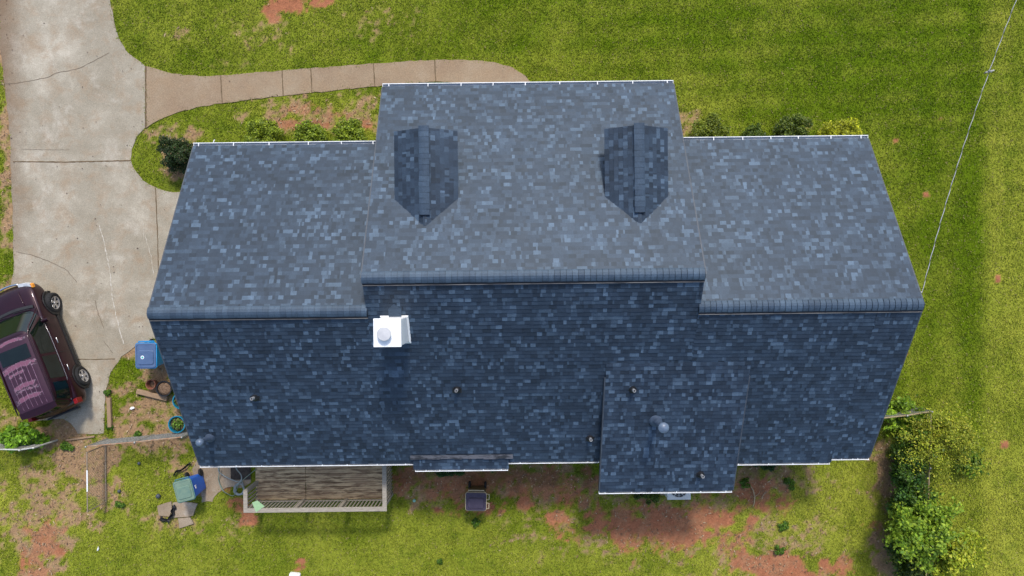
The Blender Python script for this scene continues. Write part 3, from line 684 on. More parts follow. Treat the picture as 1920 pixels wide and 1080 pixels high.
shrub('golden_shrub', 'yellow-green feathery shrub at the far right end of the front bed', 'shrub', gp(1578, 253, .4), .85, .74, .85, 4600, .042, (.22, .25, .010), (.42, .43, .016), 26, .15, None, 5, (.26, .40), .12)
shrub('dark_bush', 'tall dark green bush at the front left corner by the driveway', 'bush', gp(328, 286, .75), .62, .70, 1.5, 9500, .034, (.014, .036, .008), (.04, .068, .012), 70, .05, None, 6, (.22, .34), .06, bright_col=(.09, .06, .022))
# under the back eaves
shrub('back_shrub', 'dark green shrub tucked under the bay roof', 'shrub', gp(845, 876, .4), .75, .42, .8, 2600, .045, (.012, .045, .008), (.035, .085, .010), 18, .1, None, 4)
shrub('back_shrub', 'small dark green shrub right of the bay roof near the brown bin', 'shrub', gp(925, 870, .3), .45, .30, .5, 900, .045, (.012, .045, .008), (.035, .085, .010), 10, .1, None, 3)
shrub('back_shrub', 'green shrub in front of the addition beside the air conditioner', 'shrub', gp(1213, 930, .4), .60, .36, .7, 1900, .04, (.03, .06, .006), (.09, .14, .010), 14, .1, None, 4)
shrub('back_shrub', 'dark leafy shrub under the eave right of the addition', 'shrub', gp(1440, 868, .4), .55, .32, .7, 1500, .045, (.012, .045, .010), (.035, .085, .014), 12, .1, None, 4)
# hedge row at lower right, over the side fence
shrub('fence_vine', 'bright green vine clump over the chain-link fence by the right gable', 'vine', gp(1700, 778, .8), .80, .50, 1.45, 3200, .075, (.08, .16, .008), (.20, .31, .018), 26, .1, None, 5, (.22, .42), sparse=1)
shrub('thin_shrub', 'large thin olive-yellow shrub arching over the side lawn', 'shrub', gp(1766, 826, 1.3), 1.4, 1.0, 2.5, 11000, .036, (.17, .21, .012), (.36, .40, .028), 70, .3, None, 16, (.14, .34), .16, sparse=1, bright_col=(.46, .43, .04))
shrub('leafy_sapling', 'small dark green sapling at the edge of the olive shrub', 'sapling', gp(1818, 866, .5), .45, .36, 1.0, 1000, .06, (.03, .09, .010), (.14, .22, .014), 12, .2, None, 4, (.25, .42), sparse=1)
shrub('hedge_shrub', 'dark green hedge column below the olive shrub', 'hedge', gp(1706, 875, 1.0), .46, .95, 2.0, 6200, .050, (.022, .06, .008), (.085, .16, .012), 44, .1, None, 6, (.30, .5), .08, sparse=1)
shrub('hedge_shrub', 'deep green narrow hedge section in the middle of the row', 'hedge', gp(1706, 945, .9), .46, .95, 1.9, 6200, .052, (.018, .065, .012), (.07, .155, .018), 44, .1, None, 6, (.26, .46), .12, sparse=1)
shrub('young_tree', 'young tree with pale green maple-like leaves at the lower right', 'tree', gp(1738, 1000, 1.7), .92, 1.05, 2.9, 11000, .062, (.09, .185, .010), (.27, .39, .026), 60, .2, None, 12, (.18, .38), .22, bright_col=(.34, .45, .035), part='crown', sparse=1)
shrub('hedge_shrub', 'dark olive hedge mass at the bottom edge of the lawn', 'hedge', gp(1712, 1052, .8), .80, .85, 1.8, 5200, .055, (.022, .055, .007), (.08, .13, .012), 34, .1, None, 6, (.25, .45), .14, bright_col=(.22, .25, .03), sparse=1)
shrub('yellow_shrub', 'yellow-green leafy shrub at the bottom right of the hedge row', 'shrub', gp(1786, 1040, 1.2), 1.10, .85, 2.2, 5600, .062, (.17, .24, .012), (.38, .43, .024), 38, .2, None, 10, (.18, .40), .24, bright_col=(.46, .47, .035), sparse=1)
shrub('fence_vine', 'bright green broad-leaved vine over the fence behind the car', 'vine', gp(33, 821, .7), .85, .45, 1.25, 2600, .075, (.07, .16, .008), (.17, .32, .014), 18, .1, None, 5, (.35, .55), .15)
WEED = [(127, 838, .26, 'green weed clump beside the end post of the fence behind the car'), (207, 800, .15, 'small weed tuft at the lower right corner of the driveway'),
        (262, 815, .18, 'weed tuft at the foot of the leaning chain-link fence'), (226, 945, .2, 'weed clump below the open gate'), (1395, 905, .24, 'weed clump in the red soil just right of the addition'),
        (1468, 985, .22, 'weed clump on bare soil right of the fallen sticks'), (1482, 905, .3, 'largest weed clump near the right end of the back eave'), (1460, 1030, .22, 'weed clump beside the pale clay patch'),
        (825, 1052, .16, 'lone dark weed tuft in the lower lawn below the brown bin'), (892, 978, .2, 'weed tuft just below the brown bin'), (204, 735, .18, 'weed tuft between the driveway edge and the upright timber')]
for px, py, r, lab in WEED:
    shrub('weed_clump', lab, 'weed', gp(px, py), r, r*.8, r*.6, int(700*r/.2*.5), .035, (.04, .11, .008), (.10, .19, .012), 7, .05, 'weed clumps on the bare soil', 1, (.4, .6))

# ------------------------------------------------------------------ car
def car():
    t = thing('car', 'dark maroon SUV with peeling roof paint parked on the driveway', 'car', (-15.58, -2.05, .006), math.radians(22.1))
    m, tr, nn, b = newmat('car_paint')
    n1 = noise(tr, 3, 3, .5); tr.links.new(ramp(tr, n1, [(.3, (.020, .003, .008)), (.7, (.028, .0045, .011))]), b.inputs['Base Color'])
    b.inputs['Metallic'].default_value = .45; b.inputs['Roughness'].default_value = .32; b.inputs['Coat Weight'].default_value = .3; b.inputs['Coat Roughness'].default_value = .06
    paint = m
    m, tr, nn, b = newmat('peeling_roof_paint')                                   # clear coat gone in cross bands
    at = attr(tr, 'peel'); n2 = noise(tr, 9, 5, .7); n3 = noise(tr, 30, 4, .75)
    ad = tr.nodes.new('ShaderNodeMath'); ad.operation = 'MULTIPLY_ADD'; tr.links.new(n2, ad.inputs[0]); ad.inputs[1].default_value = 1.0; tr.links.new(at.outputs['Fac'], ad.inputs[2])
    msk = ramp(tr, ad.outputs[0], [(.93, 0.0), (.99, 1.0)]); edge = ramp(tr, ad.outputs[0], [(.86, 0.0), (.95, 1.0), (1.0, 1.0), (1.08, 0.0)])
    c = mixc(tr, (.042, .012, .024), (.19, .070, .108), msk); c = mixc(tr, c, (.30, .24, .27), mixc(tr, (0, 0, 0), edge, ramp(tr, n3, [(.45, 0.0), (.62, 1.0)])))
    tr.links.new(c, b.inputs['Base Color']); b.inputs['Roughness'].default_value = .42; b.inputs['Metallic'].default_value = .2; b.inputs['Coat Weight'].default_value = .25; roofm = m
    glass = simple('car_glass', (.003, .006, .006), (.005, .010, .009), 2, .03, .55); dark = simple('car_trim', (.012, .012, .013), (.02, .02, .02), 9, .5, .4)
    chrome = simple('chrome', (.75, .75, .75), (.6, .6, .6), 5, .12, .5, metal=1); redl = simple('tail_lamp_plastic', (.22, .008, .010), (.14, .006, .008), 5, .3, .4)
    lamp = simple('headlamp_plastic', (.62, .64, .66), (.35, .37, .39), 10, .08, .7); amber = simple('amber_plastic', (.75, .30, .02), (.6, .22, .02), 6, .2, .5)
    rimm = simple('alloy', (.62, .62, .63), (.48, .48, .5), 6, .25, .5, metal=.8)
    # lower body: loft of cross sections, rear to front
    st = [(-2.22, .60, .38, .66), (-2.17, .76, .33, .80), (-2.05, .85, .30, .95), (-1.75, .895, .26, 1.02), (-1.2, .90, .24, 1.04), (-.4, .90, .22, 1.04), (.4, .90, .22, 1.04), (.85, .90, .22, 1.06),
          (1.05, .90, .23, 1.07), (1.4, .895, .25, 1.045), (1.75, .88, .27, 1.0), (1.98, .84, .28, .94), (2.10, .77, .30, .86), (2.18, .66, .33, .74), (2.22, .55, .38, .62)]
    rings = []
    for y, w, zb, zt in st:
        half = [(0, zb), (w*.80, zb), (w*.97, zb+.10), (w, zb+.28*(zt-zb)), (w*1.0, zb+.52*(zt-zb)), (w*.985, zb+.78*(zt-zb)), (w*.965, zt-.07), (w*.90, zt-.012), (w*.72, zt+.012), (w*.42, zt+.03), (0, zt+.04)]
        pl = 0.11 if y > 1.9 else (-.06 if y < -2.0 else 0)                       # nose and tail bow in plan
        rings.append([Vector((x, y-(abs(x)/.9)**2*pl, z)) for x, z in half]+[Vector((-x, y-(abs(x)/.9)**2*pl, z)) for x, z in half[-2:0:-1]])
    body = MB().ring_loft(rings).build('body', paint, t, smooth=True); mdf = body.modifiers.new('sub', 'SUBSURF'); mdf.levels = mdf.render_levels = 2
    # greenhouse
    n = 5.0
    def dims(q): return .86+(.665-.86)*q, 1.32+(.56-1.32)*q, -2.12+(-1.93+2.12)*q, .99+(1.63-.99)*q         # a, front y, rear y, z
    def outl(q, ang, off=0, sh=1):
        a, yf, yr, z = dims(q); a = a*sh+off; bb = (yf-yr)/2*sh+off; yc = (yf+yr)/2; c, s_ = math.cos(ang), math.sin(ang)
        k = (abs(c)**n+abs(s_)**n)**(-1/n); return Vector((a*c*k, yc+bb*s_*k, z))
    N = 64; rg = []
    angs = [2*math.pi*i/N for i in range(N)]
    for q in (0, .25, .5, .75, .93): rg.append([outl(q, a) for a in angs])
    def roofz(sh): return 1.625+.075*(1-sh**3.2)
    for sh in (.985, .95, .88, .75, .55, .3, .08):
        rr = [outl(1, a, 0, sh) for a in angs]
        for p in rr: p.z = roofz(sh)
        rg.append(rr)
    cab = MB().ring_loft(rg, False, True).build('cabin', paint, t, smooth=True)
    def side(y, q, off, s):
        a, yf, yr, z = dims(q); bb = (yf-yr)/2; yc = (yf+yr)/2; u = min(.999, abs((y-yc)/bb)); return Vector((s*(a*(1-u**n)**(1/n)+off), y, z+off*.4))
    def front(x, q, off, s):
        a, yf, yr, z = dims(q); bb = (yf-yr)/2; yc = (yf+yr)/2; u = min(.999, abs(x/a)); return Vector((x, yc+s*(bb*(1-u**n)**(1/n)+off), z+off*.6))
    def patch(fn, lo, hi, q0, q1, nu=10, nv=5):
        g = MB(); vs = []
        for j in range(nv+1):
            q = q0+(q1-q0)*j/nv
            for i in range(nu+1): vs.append(fn(lo(q)+(hi(q)-lo(q))*i/nu, q))
        g.add(vs, [(j*(nu+1)+i, j*(nu+1)+i+1, (j+1)*(nu+1)+i+1, (j+1)*(nu+1)+i) for j in range(nv) for i in range(nu)]); return g
    L = lambda a, b_: (lambda q: a+(b_-a)*q)
    patch(lambda u, q: front(u, q, .006, 1), L(-.76, -.59), L(.76, .59), .08, .94, 16, 8).build('windshield', glass, t, smooth=True)
    patch(lambda u, q: front(u, q, .006, -1), L(-.70, -.56), L(.70, .56), .18, .88).build('rear_window', glass, t, smooth=True)
    for s in (1, -1):
        patch(lambda u, q: side(u, q, .006, s), L(-.33, -.30), L(.92, .36), .12, .88).build('side_window', glass, t, smooth=True)
        patch(lambda u, q: side(u, q, .006, s), L(-1.20, -1.12), L(-.42, -.39), .12, .88).build('side_window', glass, t, smooth=True)
        patch(lambda u, q: side(u, q, .006, s), L(-1.93, -1.76), L(-1.32, -1.26), .14, .84).build('side_window', glass, t, smooth=True)
        w = MB(); w.tube([side(y, .06, .012, s) for y in (-1.95, -1.2, -.4, .3, .90)], .006, 6); w.build('window_trim', rimm, t, smooth=True)
        rl = MB(); rl.tube([Vector((s*(.645-.02*abs(y+.9)), y, 1.655)) for y in (-1.85, -1.4, -.9, -.4, .1, .42)]+[Vector((s*.67, .64, 1.57)), Vector((s*.745, .92, 1.31)), Vector((s*.81, 1.18, 1.10))], [.02, .024, .024, .024, .024, .024, .022, .02, .012], 8); rl.build('roof_rail', paint, t, smooth=True)
        for y in (.02, -.92):
            h = MB(); h.tube([(s*.895, y-.11, .90), (s*.93, y-.08, .905), (s*.93, y+.08, .905), (s*.895, y+.11, .90)], .014, 6); h.build('door_handle', chrome, t, smooth=True)
        mr = MB(); mr.ring_loft([[Vector((s*x, .72+.07*math.cos(k*math.pi/4), 1.10+.075*math.sin(k*math.pi/4))) for k in range(8)] for x in (.84, .90, 1.0, 1.05)]); mr.build('mirror', paint, t, smooth=.8)
        sl_ = MB()                                                              # door seams and sill trim
        for y0 in (.80, -.37, -1.24): sl_.box(s*.897-.006, s*.897+.006, y0-.006, y0+.006, .40, .95)
        sl_.box(s*.86 if s > 0 else -.915, .915 if s > 0 else s*.86, -.95, .95, .26, .36); sl_.build('sill_trim', dark, t)
        hl = MB(); pts = []
        def nose(x, z, o): return Vector((s*x, 2.205-.16*(x/.9)**2-.55*max(0, x-.6)**1.5-.30*(z-.78)+o, z))
        g = [[nose(x, z, .02+.012*(z > .8)) for x in (.40, .50, .60, .70, .79)] for z in (.74, .80, .87, .905)]
        for r_ in g: pts += r_
        hl.add(pts+[p-Vector((0, .10, .02)) for p in pts], [(j*5+i, j*5+i+1, (j+1)*5+i+1, (j+1)*5+i) for j in range(3) for i in range(4)]+[(15+i, 15+i+1, 35+i+1, 35+i) for i in range(4)])
        hlo = hl.build('headlight', lamp, t, smooth=.9)
        MB().ring_loft([[nose(.80+dx, .80+dz, .01+dy) for dx, dz in ((-.03, -.05), (.035, -.05), (.035, .075), (-.03, .075))] for dy in (-.10, .025)]).build('indicator', amber, hlo, bevel=.01)
        tl = MB(); tl.ring_loft([[Vector((s*x, -2.09+dy+.12*(x-.7), z)) for x, z in ((.70, .72), (.86, .72), (.86, 1.00), (.73, 1.00))] for dy in (.12, -.05)]); tl.build('tail_light', redl, t, bevel=.015)
        wa = MB()
        for yw in (1.31, -1.31):
            pts = [Vector((s*.905, yw+.42*math.cos(a), .36+.42*math.sin(a))) for a in [math.pi*k/12 for k in range(-1, 14)]]
            wa.tube(pts, .022, 6)
            wa.lathe([(.40, 0), (.40, .02)], (s*.885, yw, .36), 28, Matrix.Rotation(math.pi/2, 4, 'Y'))
        wa.build('wheel_arch', dark, t, smooth=.8)
    gl = MB(); gl.tube([Vector((x, 2.235-.12*(x/.6)**2, .83-.05*(abs(x)/.5)**2)) for x in [-.38+.76*i/14 for i in range(15)]], .030, 6); gl.build('grille', chrome, t, smooth=True)
    bz = MB(); bz.box(-.55, .55, -2.265, -2.20, .46, .60); bz.build('bumper_trim', dark, t, bevel=.02)
    # hood creases and roof skin
    for x in (-.42, .42): MB().tube([(x*1.18, 1.34, 1.088), (x*1.10, 1.50, 1.072), (x, 1.80, 1.03), (x*.92, 2.0, .985)], [.004, .008, .008, .003], 6).build('hood_crease', paint, t, smooth=True)
    for x in (-.80, .80): MB().tube([(x, 1.02, 1.065), (x*1.0, 1.45, 1.04), (x*.97, 1.8, .99)], [.006, .010, .006], 6).build('hood_crease', paint, t, smooth=True)
    cw = MB(); cw.ring_loft([[Vector((x, .985+dy-.10*(x/.8)**2*1.0+.37, 1.075+dz)) for dy, dz in ((-.03, 0), (.06, .0), (.06, .012), (-.03, .03))] for x in [-.74+1.48*i/12 for i in range(13)]]); cwo = cw.build('cowl', dark, t, smooth=.6)
    wp = MB()
    for x0, x1 in ((-.55, .0), (.08, .62)): wp.tube([(x0, 1.30, 1.12), (x1, 1.22, 1.14)], .010, 5)
    wp.build('wiper', dark, cwo)
    a1, yf1, yr1, _ = dims(1); bb1, yc1 = (yf1-yr1)/2, (yf1+yr1)/2
    def rz(x, y): sh = ((abs(x)/a1)**n+(abs(y-yc1)/bb1)**n)**(1/n); return roofz(min(1, sh))
    def roof_grid(x0, x1, y0, y1, off, nu, nv):
        g = MB(); vs = [Vector((x0+(x1-x0)*i/nu, y0+(y1-y0)*j/nv, rz(x0+(x1-x0)*i/nu, y0+(y1-y0)*j/nv)+off)) for j in range(nv+1) for i in range(nu+1)]
        g.add(vs, [(j*(nu+1)+i, j*(nu+1)+i+1, (j+1)*(nu+1)+i+1, (j+1)*(nu+1)+i) for j in range(nv) for i in range(nu)]); return g, vs
    g, vs = roof_grid(-.57, .57, -1.84, .46, .004, 46, 90); rp = g.build('roof_panel', roofm, t, smooth=True)
    pe = []
    for p in vs:
        v = -1.0
        for yc, hw, xl, xr, s_ in ((.34, .045, -.50, .36, .60), (-.46, .07, -.50, .44, .62), (-.68, .05, -.48, .12, .46), (-1.10, .06, -.36, .24, .62), (-1.24, .05, -.36, .36, .47), (-1.48, .06, -.40, .30, .62), (-.86, .05, -.20, -.0, .42)):
            yy = yc+.08*math.cos(p.x*3)-.02; d = max(abs(p.y-yy)/hw, abs(p.x-(xl+xr)/2)/((xr-xl)/2)); v = max(v, s_-.45*max(0, d-.6)**1.5)
        pe.append(v)
    at = rp.data.attributes.new('peel', 'FLOAT', 'POINT'); at.data.foreach_set('value', pe)
    g, _ = roof_grid(-.48, .48, -.30, .16, .014, 10, 6); g.build('sunroof', glass, t, smooth=True)
    rb = MB()
    for x in (-.40, -.24, -.08, .08, .24, .40): rb.tube([Vector((x*.97, y, rz(x, y)+.004)) for y in (-1.78, -1.4, -.9, -.40)], .006, 5)
    rb.build('roof_rib', simple('roof_rib_paint', (.32, .20, .27), (.16, .07, .11), 7, .4, .4), rp)
    sp = MB(); sp.ring_loft([[Vector((x, yr1-.05-dy+.10*(x/.6)**2*.6, 1.60+dz)) for dy, dz in ((-.10, .035), (.09, .015), (.10, -.01), (-.10, -.03))] for x in [-.60+1.2*i/12 for i in range(13)]]); sp.build('spoiler', paint, t, smooth=.7)
    for s in (1, -1):
        for yw, steer in ((1.31, math.radians(-16)), (-1.31, 0)):
            wh = bpy.data.objects.new('wheel', None); COL.objects.link(wh); wh.parent = t; wh.location = (s*(.90 if yw > 0 else .855), yw, .345); wh.rotation_euler = (0, 0, steer)
            R = Matrix.Rotation(math.pi/2, 4, 'Y')
            MB().lathe([(.20, -.11), (.30, -.115), (.338, -.085), (.345, -.03), (.345, .03), (.338, .085), (.30, .115), (.22, .105), (.215, .06)], (0, 0, 0), 36, R, False, False).build('tyre', M_RUBBER, wh, smooth=.7)
            r = MB(); Rs = Matrix.Rotation(s*math.pi/2, 4, 'Y')
            r.lathe([(.225, .075), (.215, .108), (.195, .10), (.19, .05)], (0, 0, 0), 36, Rs, False, False)
            for k in range(5):
                Mx = Rs @ Matrix.Rotation(k*2*math.pi/5+.3, 4, 'Z'); q = [Vector((.03, -.035, .085)), Vector((.20, -.05, .092)), Vector((.20, .05, .092)), Vector((.03, .035, .085))]
                r.add([Mx @ p for p in q]+[Mx @ (p-Vector((0, 0, .03))) for p in q], [(0, 1, 2, 3), (0, 1, 5, 4), (2, 3, 7, 6)])
            r.lathe([(.055, .08), (.05, .10), (.02, .105)], (0, 0, 0), 16, Rs)
            r.build('rim', rimm, wh, smooth=.6); MB().lathe([(.20, .03), (.20, .035)], (0, 0, 0), 28, Rs).build('brake_disc', dark, wh)
car()

# ------------------------------------------------------------------ wheeled bins
def wheeled_bin(label, loc, rz, w, d, h, mbody, mlid, mrim, logo=None, grips=None, base=.80, lid_rim=True, mark=None):
    """hinge side is +Y; lid top at height h"""
    t = thing('wheeled_bin', label, 'wheeled bin', (loc[0], loc[1], loc[2]), rz)
    def rr(w_, d_, z, r=.07, dy=0):
        out = []
        for cx, cy, a0 in ((1, 1, 0), (-1, 1, 90), (-1, -1, 180), (1, -1, 270)):
            for k in range(4):
                a = math.radians(a0+k*30); out.append(Vector((cx*(w_/2-r)+r*math.cos(a), dy+cy*(d_/2-r)+r*math.sin(a), z)))
        return out
    zb = h-.10
    body = MB().ring_loft([rr(w*base, d*base, .03), rr(w*base*1.01, d*base*1.01, .07), rr(w*.95, d*.95, zb-.06), rr(w*1.0, d*1.0, zb-.055), rr(w*1.0, d*1.0, zb-.01), rr(w*.94, d*.94, zb-.01)]).build('body', mbody, t, smooth=.6)
    if mark:
        mk = MB(); mk.box(w*.476, w*.487, -.06, .02, zb-.22, zb-.17); mk.box(w*.476, w*.487, .03, .05, zb-.25, zb-.14); mk.build('white_print', M_WHITE, body)
    lid = MB().ring_loft([rr(w*.99, d*.99, zb+.0), rr(w*1.0, d*1.0, zb+.05), rr(w*.97, d*.97, zb+.07), rr(w*.88, d*.90, zb+.075), rr(w*.86, d*.88, zb+.062), rr(w*.80, d*.60, zb+.06, .07, -.08*d), rr(w*.74, d*.52, zb+.09, .06, -.08*d)]).build('lid', mlid, t, smooth=.5)
    if lid_rim:
        MB().tube(rr(w*1.01, d*1.01, zb+.025)+[rr(w*1.01, d*1.01, zb+.025)[0]], .016, 6).build('lid_rim', mrim, lid, smooth=True)
    if logo:
        x, y = logo; zz = zb+.0905
        MB().lathe([(.055, zz), (.055, zz+.003)], (x, y, 0), 24).build('emblem_ring', M_WHITE, lid)
        MB().lathe([(.036, zz+.003), (.036, zz+.006)], (x, y, 0), 20).build('emblem_disc', simple('teal_print', (.03, .42, .40), None, 9, .5), lid)
    hb = MB(); yb = d/2+.055
    hb.tube([(-w*.38, d/2-.02, zb-.04), (-w*.38, yb, zb+.0), (w*.38, yb, zb+.0), (w*.38, d/2-.02, zb-.04)], .02, 8); hb.build('handle', mrim, t, smooth=True)
    for s in (-1, 1):
        MB().lathe([(.04, -.035), (.11, -.035), (.13, -.02), (.13, .02), (.11, .035), (.04, .035)], (s*(w*.40), d*base/2+.04, .13), 20, Matrix.Rotation(math.pi/2, 4, 'Y')).build('wheel', M_RUBBER, t, smooth=.6)
    if grips:
        for y in (-.14, .15):
            g = MB(); x = w/2; g.tube([(x-.01, y-.09, zb+.02), (x+.09, y-.085, zb+.02), (x+.09, y+.085, zb+.02), (x-.01, y+.09, zb+.02)], .014, 6); g.build('lid_grip', grips, lid, smooth=True)
    return t
M_BLUE = simple('blue_plastic', (.008, .27, .60), (.006, .21, .50), 5, .45, .4); M_NAVY = simple('navy_lid', (.055, .10, .20), (.08, .13, .24), 4, .5, .4)
M_BLUE2 = simple('royal_blue_plastic', (.006, .12, .55), (.006, .09, .45), 5, .45, .4); M_GLID = simple('dusty_green_lid', (.115, .19, .15), (.17, .24, .17), 4, .6, .3); M_TEAL = simple('teal_rim', (.07, .19, .19), None, 5, .5)
M_BRN = simple('brown_plastic', (.17, .11, .05), (.13, .085, .04), 5, .5, .3); M_PLID = simple('plum_black_lid', (.030, .023, .042), (.05, .04, .065), 3, .45, .4); M_CREAM = simple('cream_plastic', (.50, .42, .27), None, 5, .5)
wheeled_bin('sky-blue bin with a navy lid and round emblem beside the driveway', P(272.5, 667, 1.05)*1-Vector((0, 0, 1.05)), 0.02, .66, .80, 1.07, M_BLUE, M_NAVY, M_BLUE, logo=(-.09, -.05))
p = P(344.5, 920.5, 1.05)
wheeled_bin('royal blue bin with a dusty green lid near the deck corner', (p.x, p.y, .02), math.radians(15), .58, .68, 1.07, M_BLUE2, M_GLID, M_TEAL, mark=True)
p = P(892.5, 940.5, 1.0)
wheeled_bin('brown bin with a dark plum lid on the bare soil behind the house', (p.x, p.y, 0), math.radians(-1), .66, .58, 1.05, M_BRN, M_PLID, M_CREAM, grips=M_CREAM, base=.85)

# ------------------------------------------------------------------ pots, timbers, slabs, scraps
M_TERRA = simple('terracotta', (.30, .12, .075), (.22, .085, .055), 9, .8, .2); M_SOIL = simple('pot_soil', (.26, .17, .11), (.08, .05, .03), 22, 1, .1, bmp=.5); M_TURQ = simple('turquoise_glaze', (.012, .20, .30), (.01, .14, .22), 5, .25, .5)
def pot(label, px, py, r, h, m, soil=.8, plant=0, tint=None):
    q = P(px, py, h); t = thing('plant_pot', label, 'plant pot', (q.x, q.y, 0))
    MB().lathe([(r*.72, 0), (r*.88, h*.6), (r*.94, h*.86), (r*1.0, h*.87), (r*1.0, h), (r*.88, h), (r*.84, h*soil)], (0, 0, 0), 28, cap1=False).build('pot', m, t, smooth=.6)
    MB().lathe([(r*.86, h*soil-.02), (r*.86, h*soil), (r*.4, h*soil+.02), (.01, h*soil+.01)], (0, 0, 0), 20).build('soil', M_SOIL, t, smooth=True)
    if plant:
        n = plant; d = RNG.normal(0, 1, (n, 3)); d /= np.linalg.norm(d, axis=1, keepdims=True); d[:, 2] = abs(d[:, 2]); pos = d*RNG.uniform(.2, 1, (n, 1))*r*.85; pos[:, 2] += h*soil
        c = np.array((.09, .17, .012))*RNG.uniform(.5, 1.7, (n, 1)); leaves_mesh('plant', pos, d+RNG.normal(0, .5, (n, 3))+np.array((0, 0, .6)), RNG.uniform(.025, .05, n), c, t)
pot('small terracotta pot, empty, beside the black tub', 282, 721, .165, .28, M_TERRA, .35)
pot('wide black tub of dry soil beside the terracotta pot', 307, 729, .26, .32, M_BLACK, .82)
pot('turquoise pot half hidden under the roof edge', 338, 752, .27, .38, M_TURQ, .75, 120)
pot('turquoise pot with a green plant by the leaning fence', 331, 796, .285, .42, M_TURQ, .72, 170)
M_TIMB = simple('weathered_timber', (.34, .23, .14), (.24, .16, .10), 9, .9, .2, stretch=(1, 8, 8), bmp=.3)
def timber(label, a, b, w, h, cat='timber'):
    A = P(*a); B = P(*b); d = B-A; L_ = d.length; t = MB()
    t.ring_loft([[Vector((x, yy*w/2*s_, zz)) for yy, zz in ((-1, .0), (1, .0), (1, h*.85), (.8, h), (-.8, h), (-1, h*.85))] for x, s_ in ((0, .9), (.02, 1), (L_*.5, random.uniform(.95, 1.05)), (L_-.02, 1), (L_, .9))])
    o = t.build('timber', M_TIMB, None); o.location = A; o.rotation_euler = (0, 0, math.atan2(d.y, d.x)); tag(o, label, cat); return o
timber('weathered edging timber standing along the lower driveway edge', (206, 745), (208, 800), .13, .11)
timber('grey-brown timber lying below the black tub', (259, 733), (316, 747), .17, .12)
timber('thin plank lying at the bottom end of the driveway', (124, 825), (178, 818), .06, .04)
def slab(label, poly):
    o = flat('stone_slab', poly, M_PAD, .045, .09, 1.0); tag(o, label, 'paving slab', 'broken slabs by the blue bin'); return o
slab('larger broken slab just below the green-lidded bin', [(325, 942), (348, 941), (371, 944), (363, 966), (340, 969), (322, 970)])
slab('pinkish broken slab at the left of the three', [(296, 948), (310, 943), (322, 940), (324, 955), (318, 968), (299, 966)])
slab('small tan broken slab lowest of the three', [(335, 971), (357, 969), (364, 981), (350, 986), (337, 990)])
def scrap(label, pts, w):
    b_ = MB(); m = 7; vs = []
    for i, q in enumerate(pts):
        a = Vector(q); d = (Vector(pts[min(i+1, len(pts)-1)])-Vector(pts[max(i-1, 0)])).normalized(); nr = Vector((-d.y, d.x))
        ww = w*random.uniform(.6, 1.3)
        for k in range(m): c = a+nr*ww*(k/(m-1)-.5); p_ = P(c.x+random.uniform(-.6, .6), c.y+random.uniform(-.6, .6)); vs.append((p_.x, p_.y, random.uniform(.05, .16)))
    b_.add(vs, [(i*m+k, i*m+k+1, (i+1)*m+k+1, (i+1)*m+k) for i in range(len(pts)-1) for k in range(m-1)])
    o = b_.build('plastic_scrap', M_BLACK); s_ = o.modifiers.new('solid', 'SOLIDIFY'); s_.thickness = .006; tag(o, label, 'plastic scrap'); return o
scrap('crumpled black plastic lying across the broken slabs', [(327, 946), (330, 950), (326, 956), (328, 962), (322, 967), (320, 972)], 8)
scrap('tattered black plastic strip beside the left pink slab', [(303, 970), (309, 973), (315, 974), (320, 976)], 8)
scrap('twisted black plastic strip in the grass above the green-lidded bin', [(329, 890), (333, 882), (342, 880), (350, 875), (356, 869), (360, 867)], 4)
for R_, px, py, lab in ((.75, 298.5, 929, 'small black ball in the grass left of the broken slabs'), (.55, 225, 920, 'small dark ball in the grass right of the open gate'), (.5, 262, 868, 'dark ball in the grass below the leaning fence')):
    b_ = MB(); b_.lathe([(a*R_, c*R_) for a, c in ((.02, 0), (.07, .015), (.10, .06), (.105, .10), (.09, .15), (.05, .185), (.01, .195))], tuple(P(px, py)), 16); b_.lathe([(.025*R_, .19*R_), (.025*R_, .205*R_)], tuple(P(px, py)), 8)
    tag(b_.build('ball', simple('ball_rubber', (.035, .045, .06), (.06, .07, .085), 20, .5), None, smooth=.6), lab, 'ball')
def branch(label, pts, r):
    b_ = MB(); q = [P(*p_)+Vector((0, 0, .04+random.uniform(0, .03))) for p_ in pts]; b_.tube(q, [r*.6]+[r]*(len(q)-2)+[r*.4], 6); m_ = q[len(q)//2]; b_.tube([m_, m_+Vector((.12, .10, .04)), m_+Vector((.16, .24, .06))], [r*.6, r*.5, r*.2], 5)
    tag(b_.build('stick', simple('dead_wood', (.40, .31, .19), (.28, .20, .12), 12, .9, .2), None, smooth=True), label, 'stick')
branch('longer curved dead stick on the soil right of the addition', [(1406, 909), (1411, 918), (1414, 930), (1413, 942), (1410, 950)], .022)
branch('short straight dead stick beside the curved one', [(1436, 918), (1431, 926), (1427, 934)], .016)
b_ = MB(); b_.lathe([(.05, 0), (.05, .06), (.044, .07), (.01, .072)], tuple(P(777, 938)), 16); tag(b_.build('pipe_cap', simple('mint_plastic', (.25, .50, .38), None, 9, .5), None, smooth=.6), 'small mint green pipe cap in the soil left of the brown bin', 'pipe cap')
# small white device at the bottom edge
q = P(553.5, 1081); t = thing('lawn_gadget', 'white rounded plastic gadget with a dark window at the bottom edge', 'gadget', (q.x, q.y, 0), math.radians(-6))
MB().ring_loft([[Vector((x*k, y*k, z)) for x, y in ((-.17, -.16), (.17, -.16), (.18, -.12), (.18, .12), (.14, .15), (-.14, .15), (-.18, .12), (-.18, -.12))] for k, z in ((1, 0), (1, .10), (.94, .14))]).build('casing', M_WHITE, t, smooth=.6)
MB().ring_loft([[Vector((x*k, y*k-.03, z)) for x, y in ((-.13, -.10), (.13, -.10), (.14, .07), (.10, .095), (-.10, .095), (-.14, .07))] for k, z in ((1, .135), (.97, .148))]).build('window', M_GLASS, t)

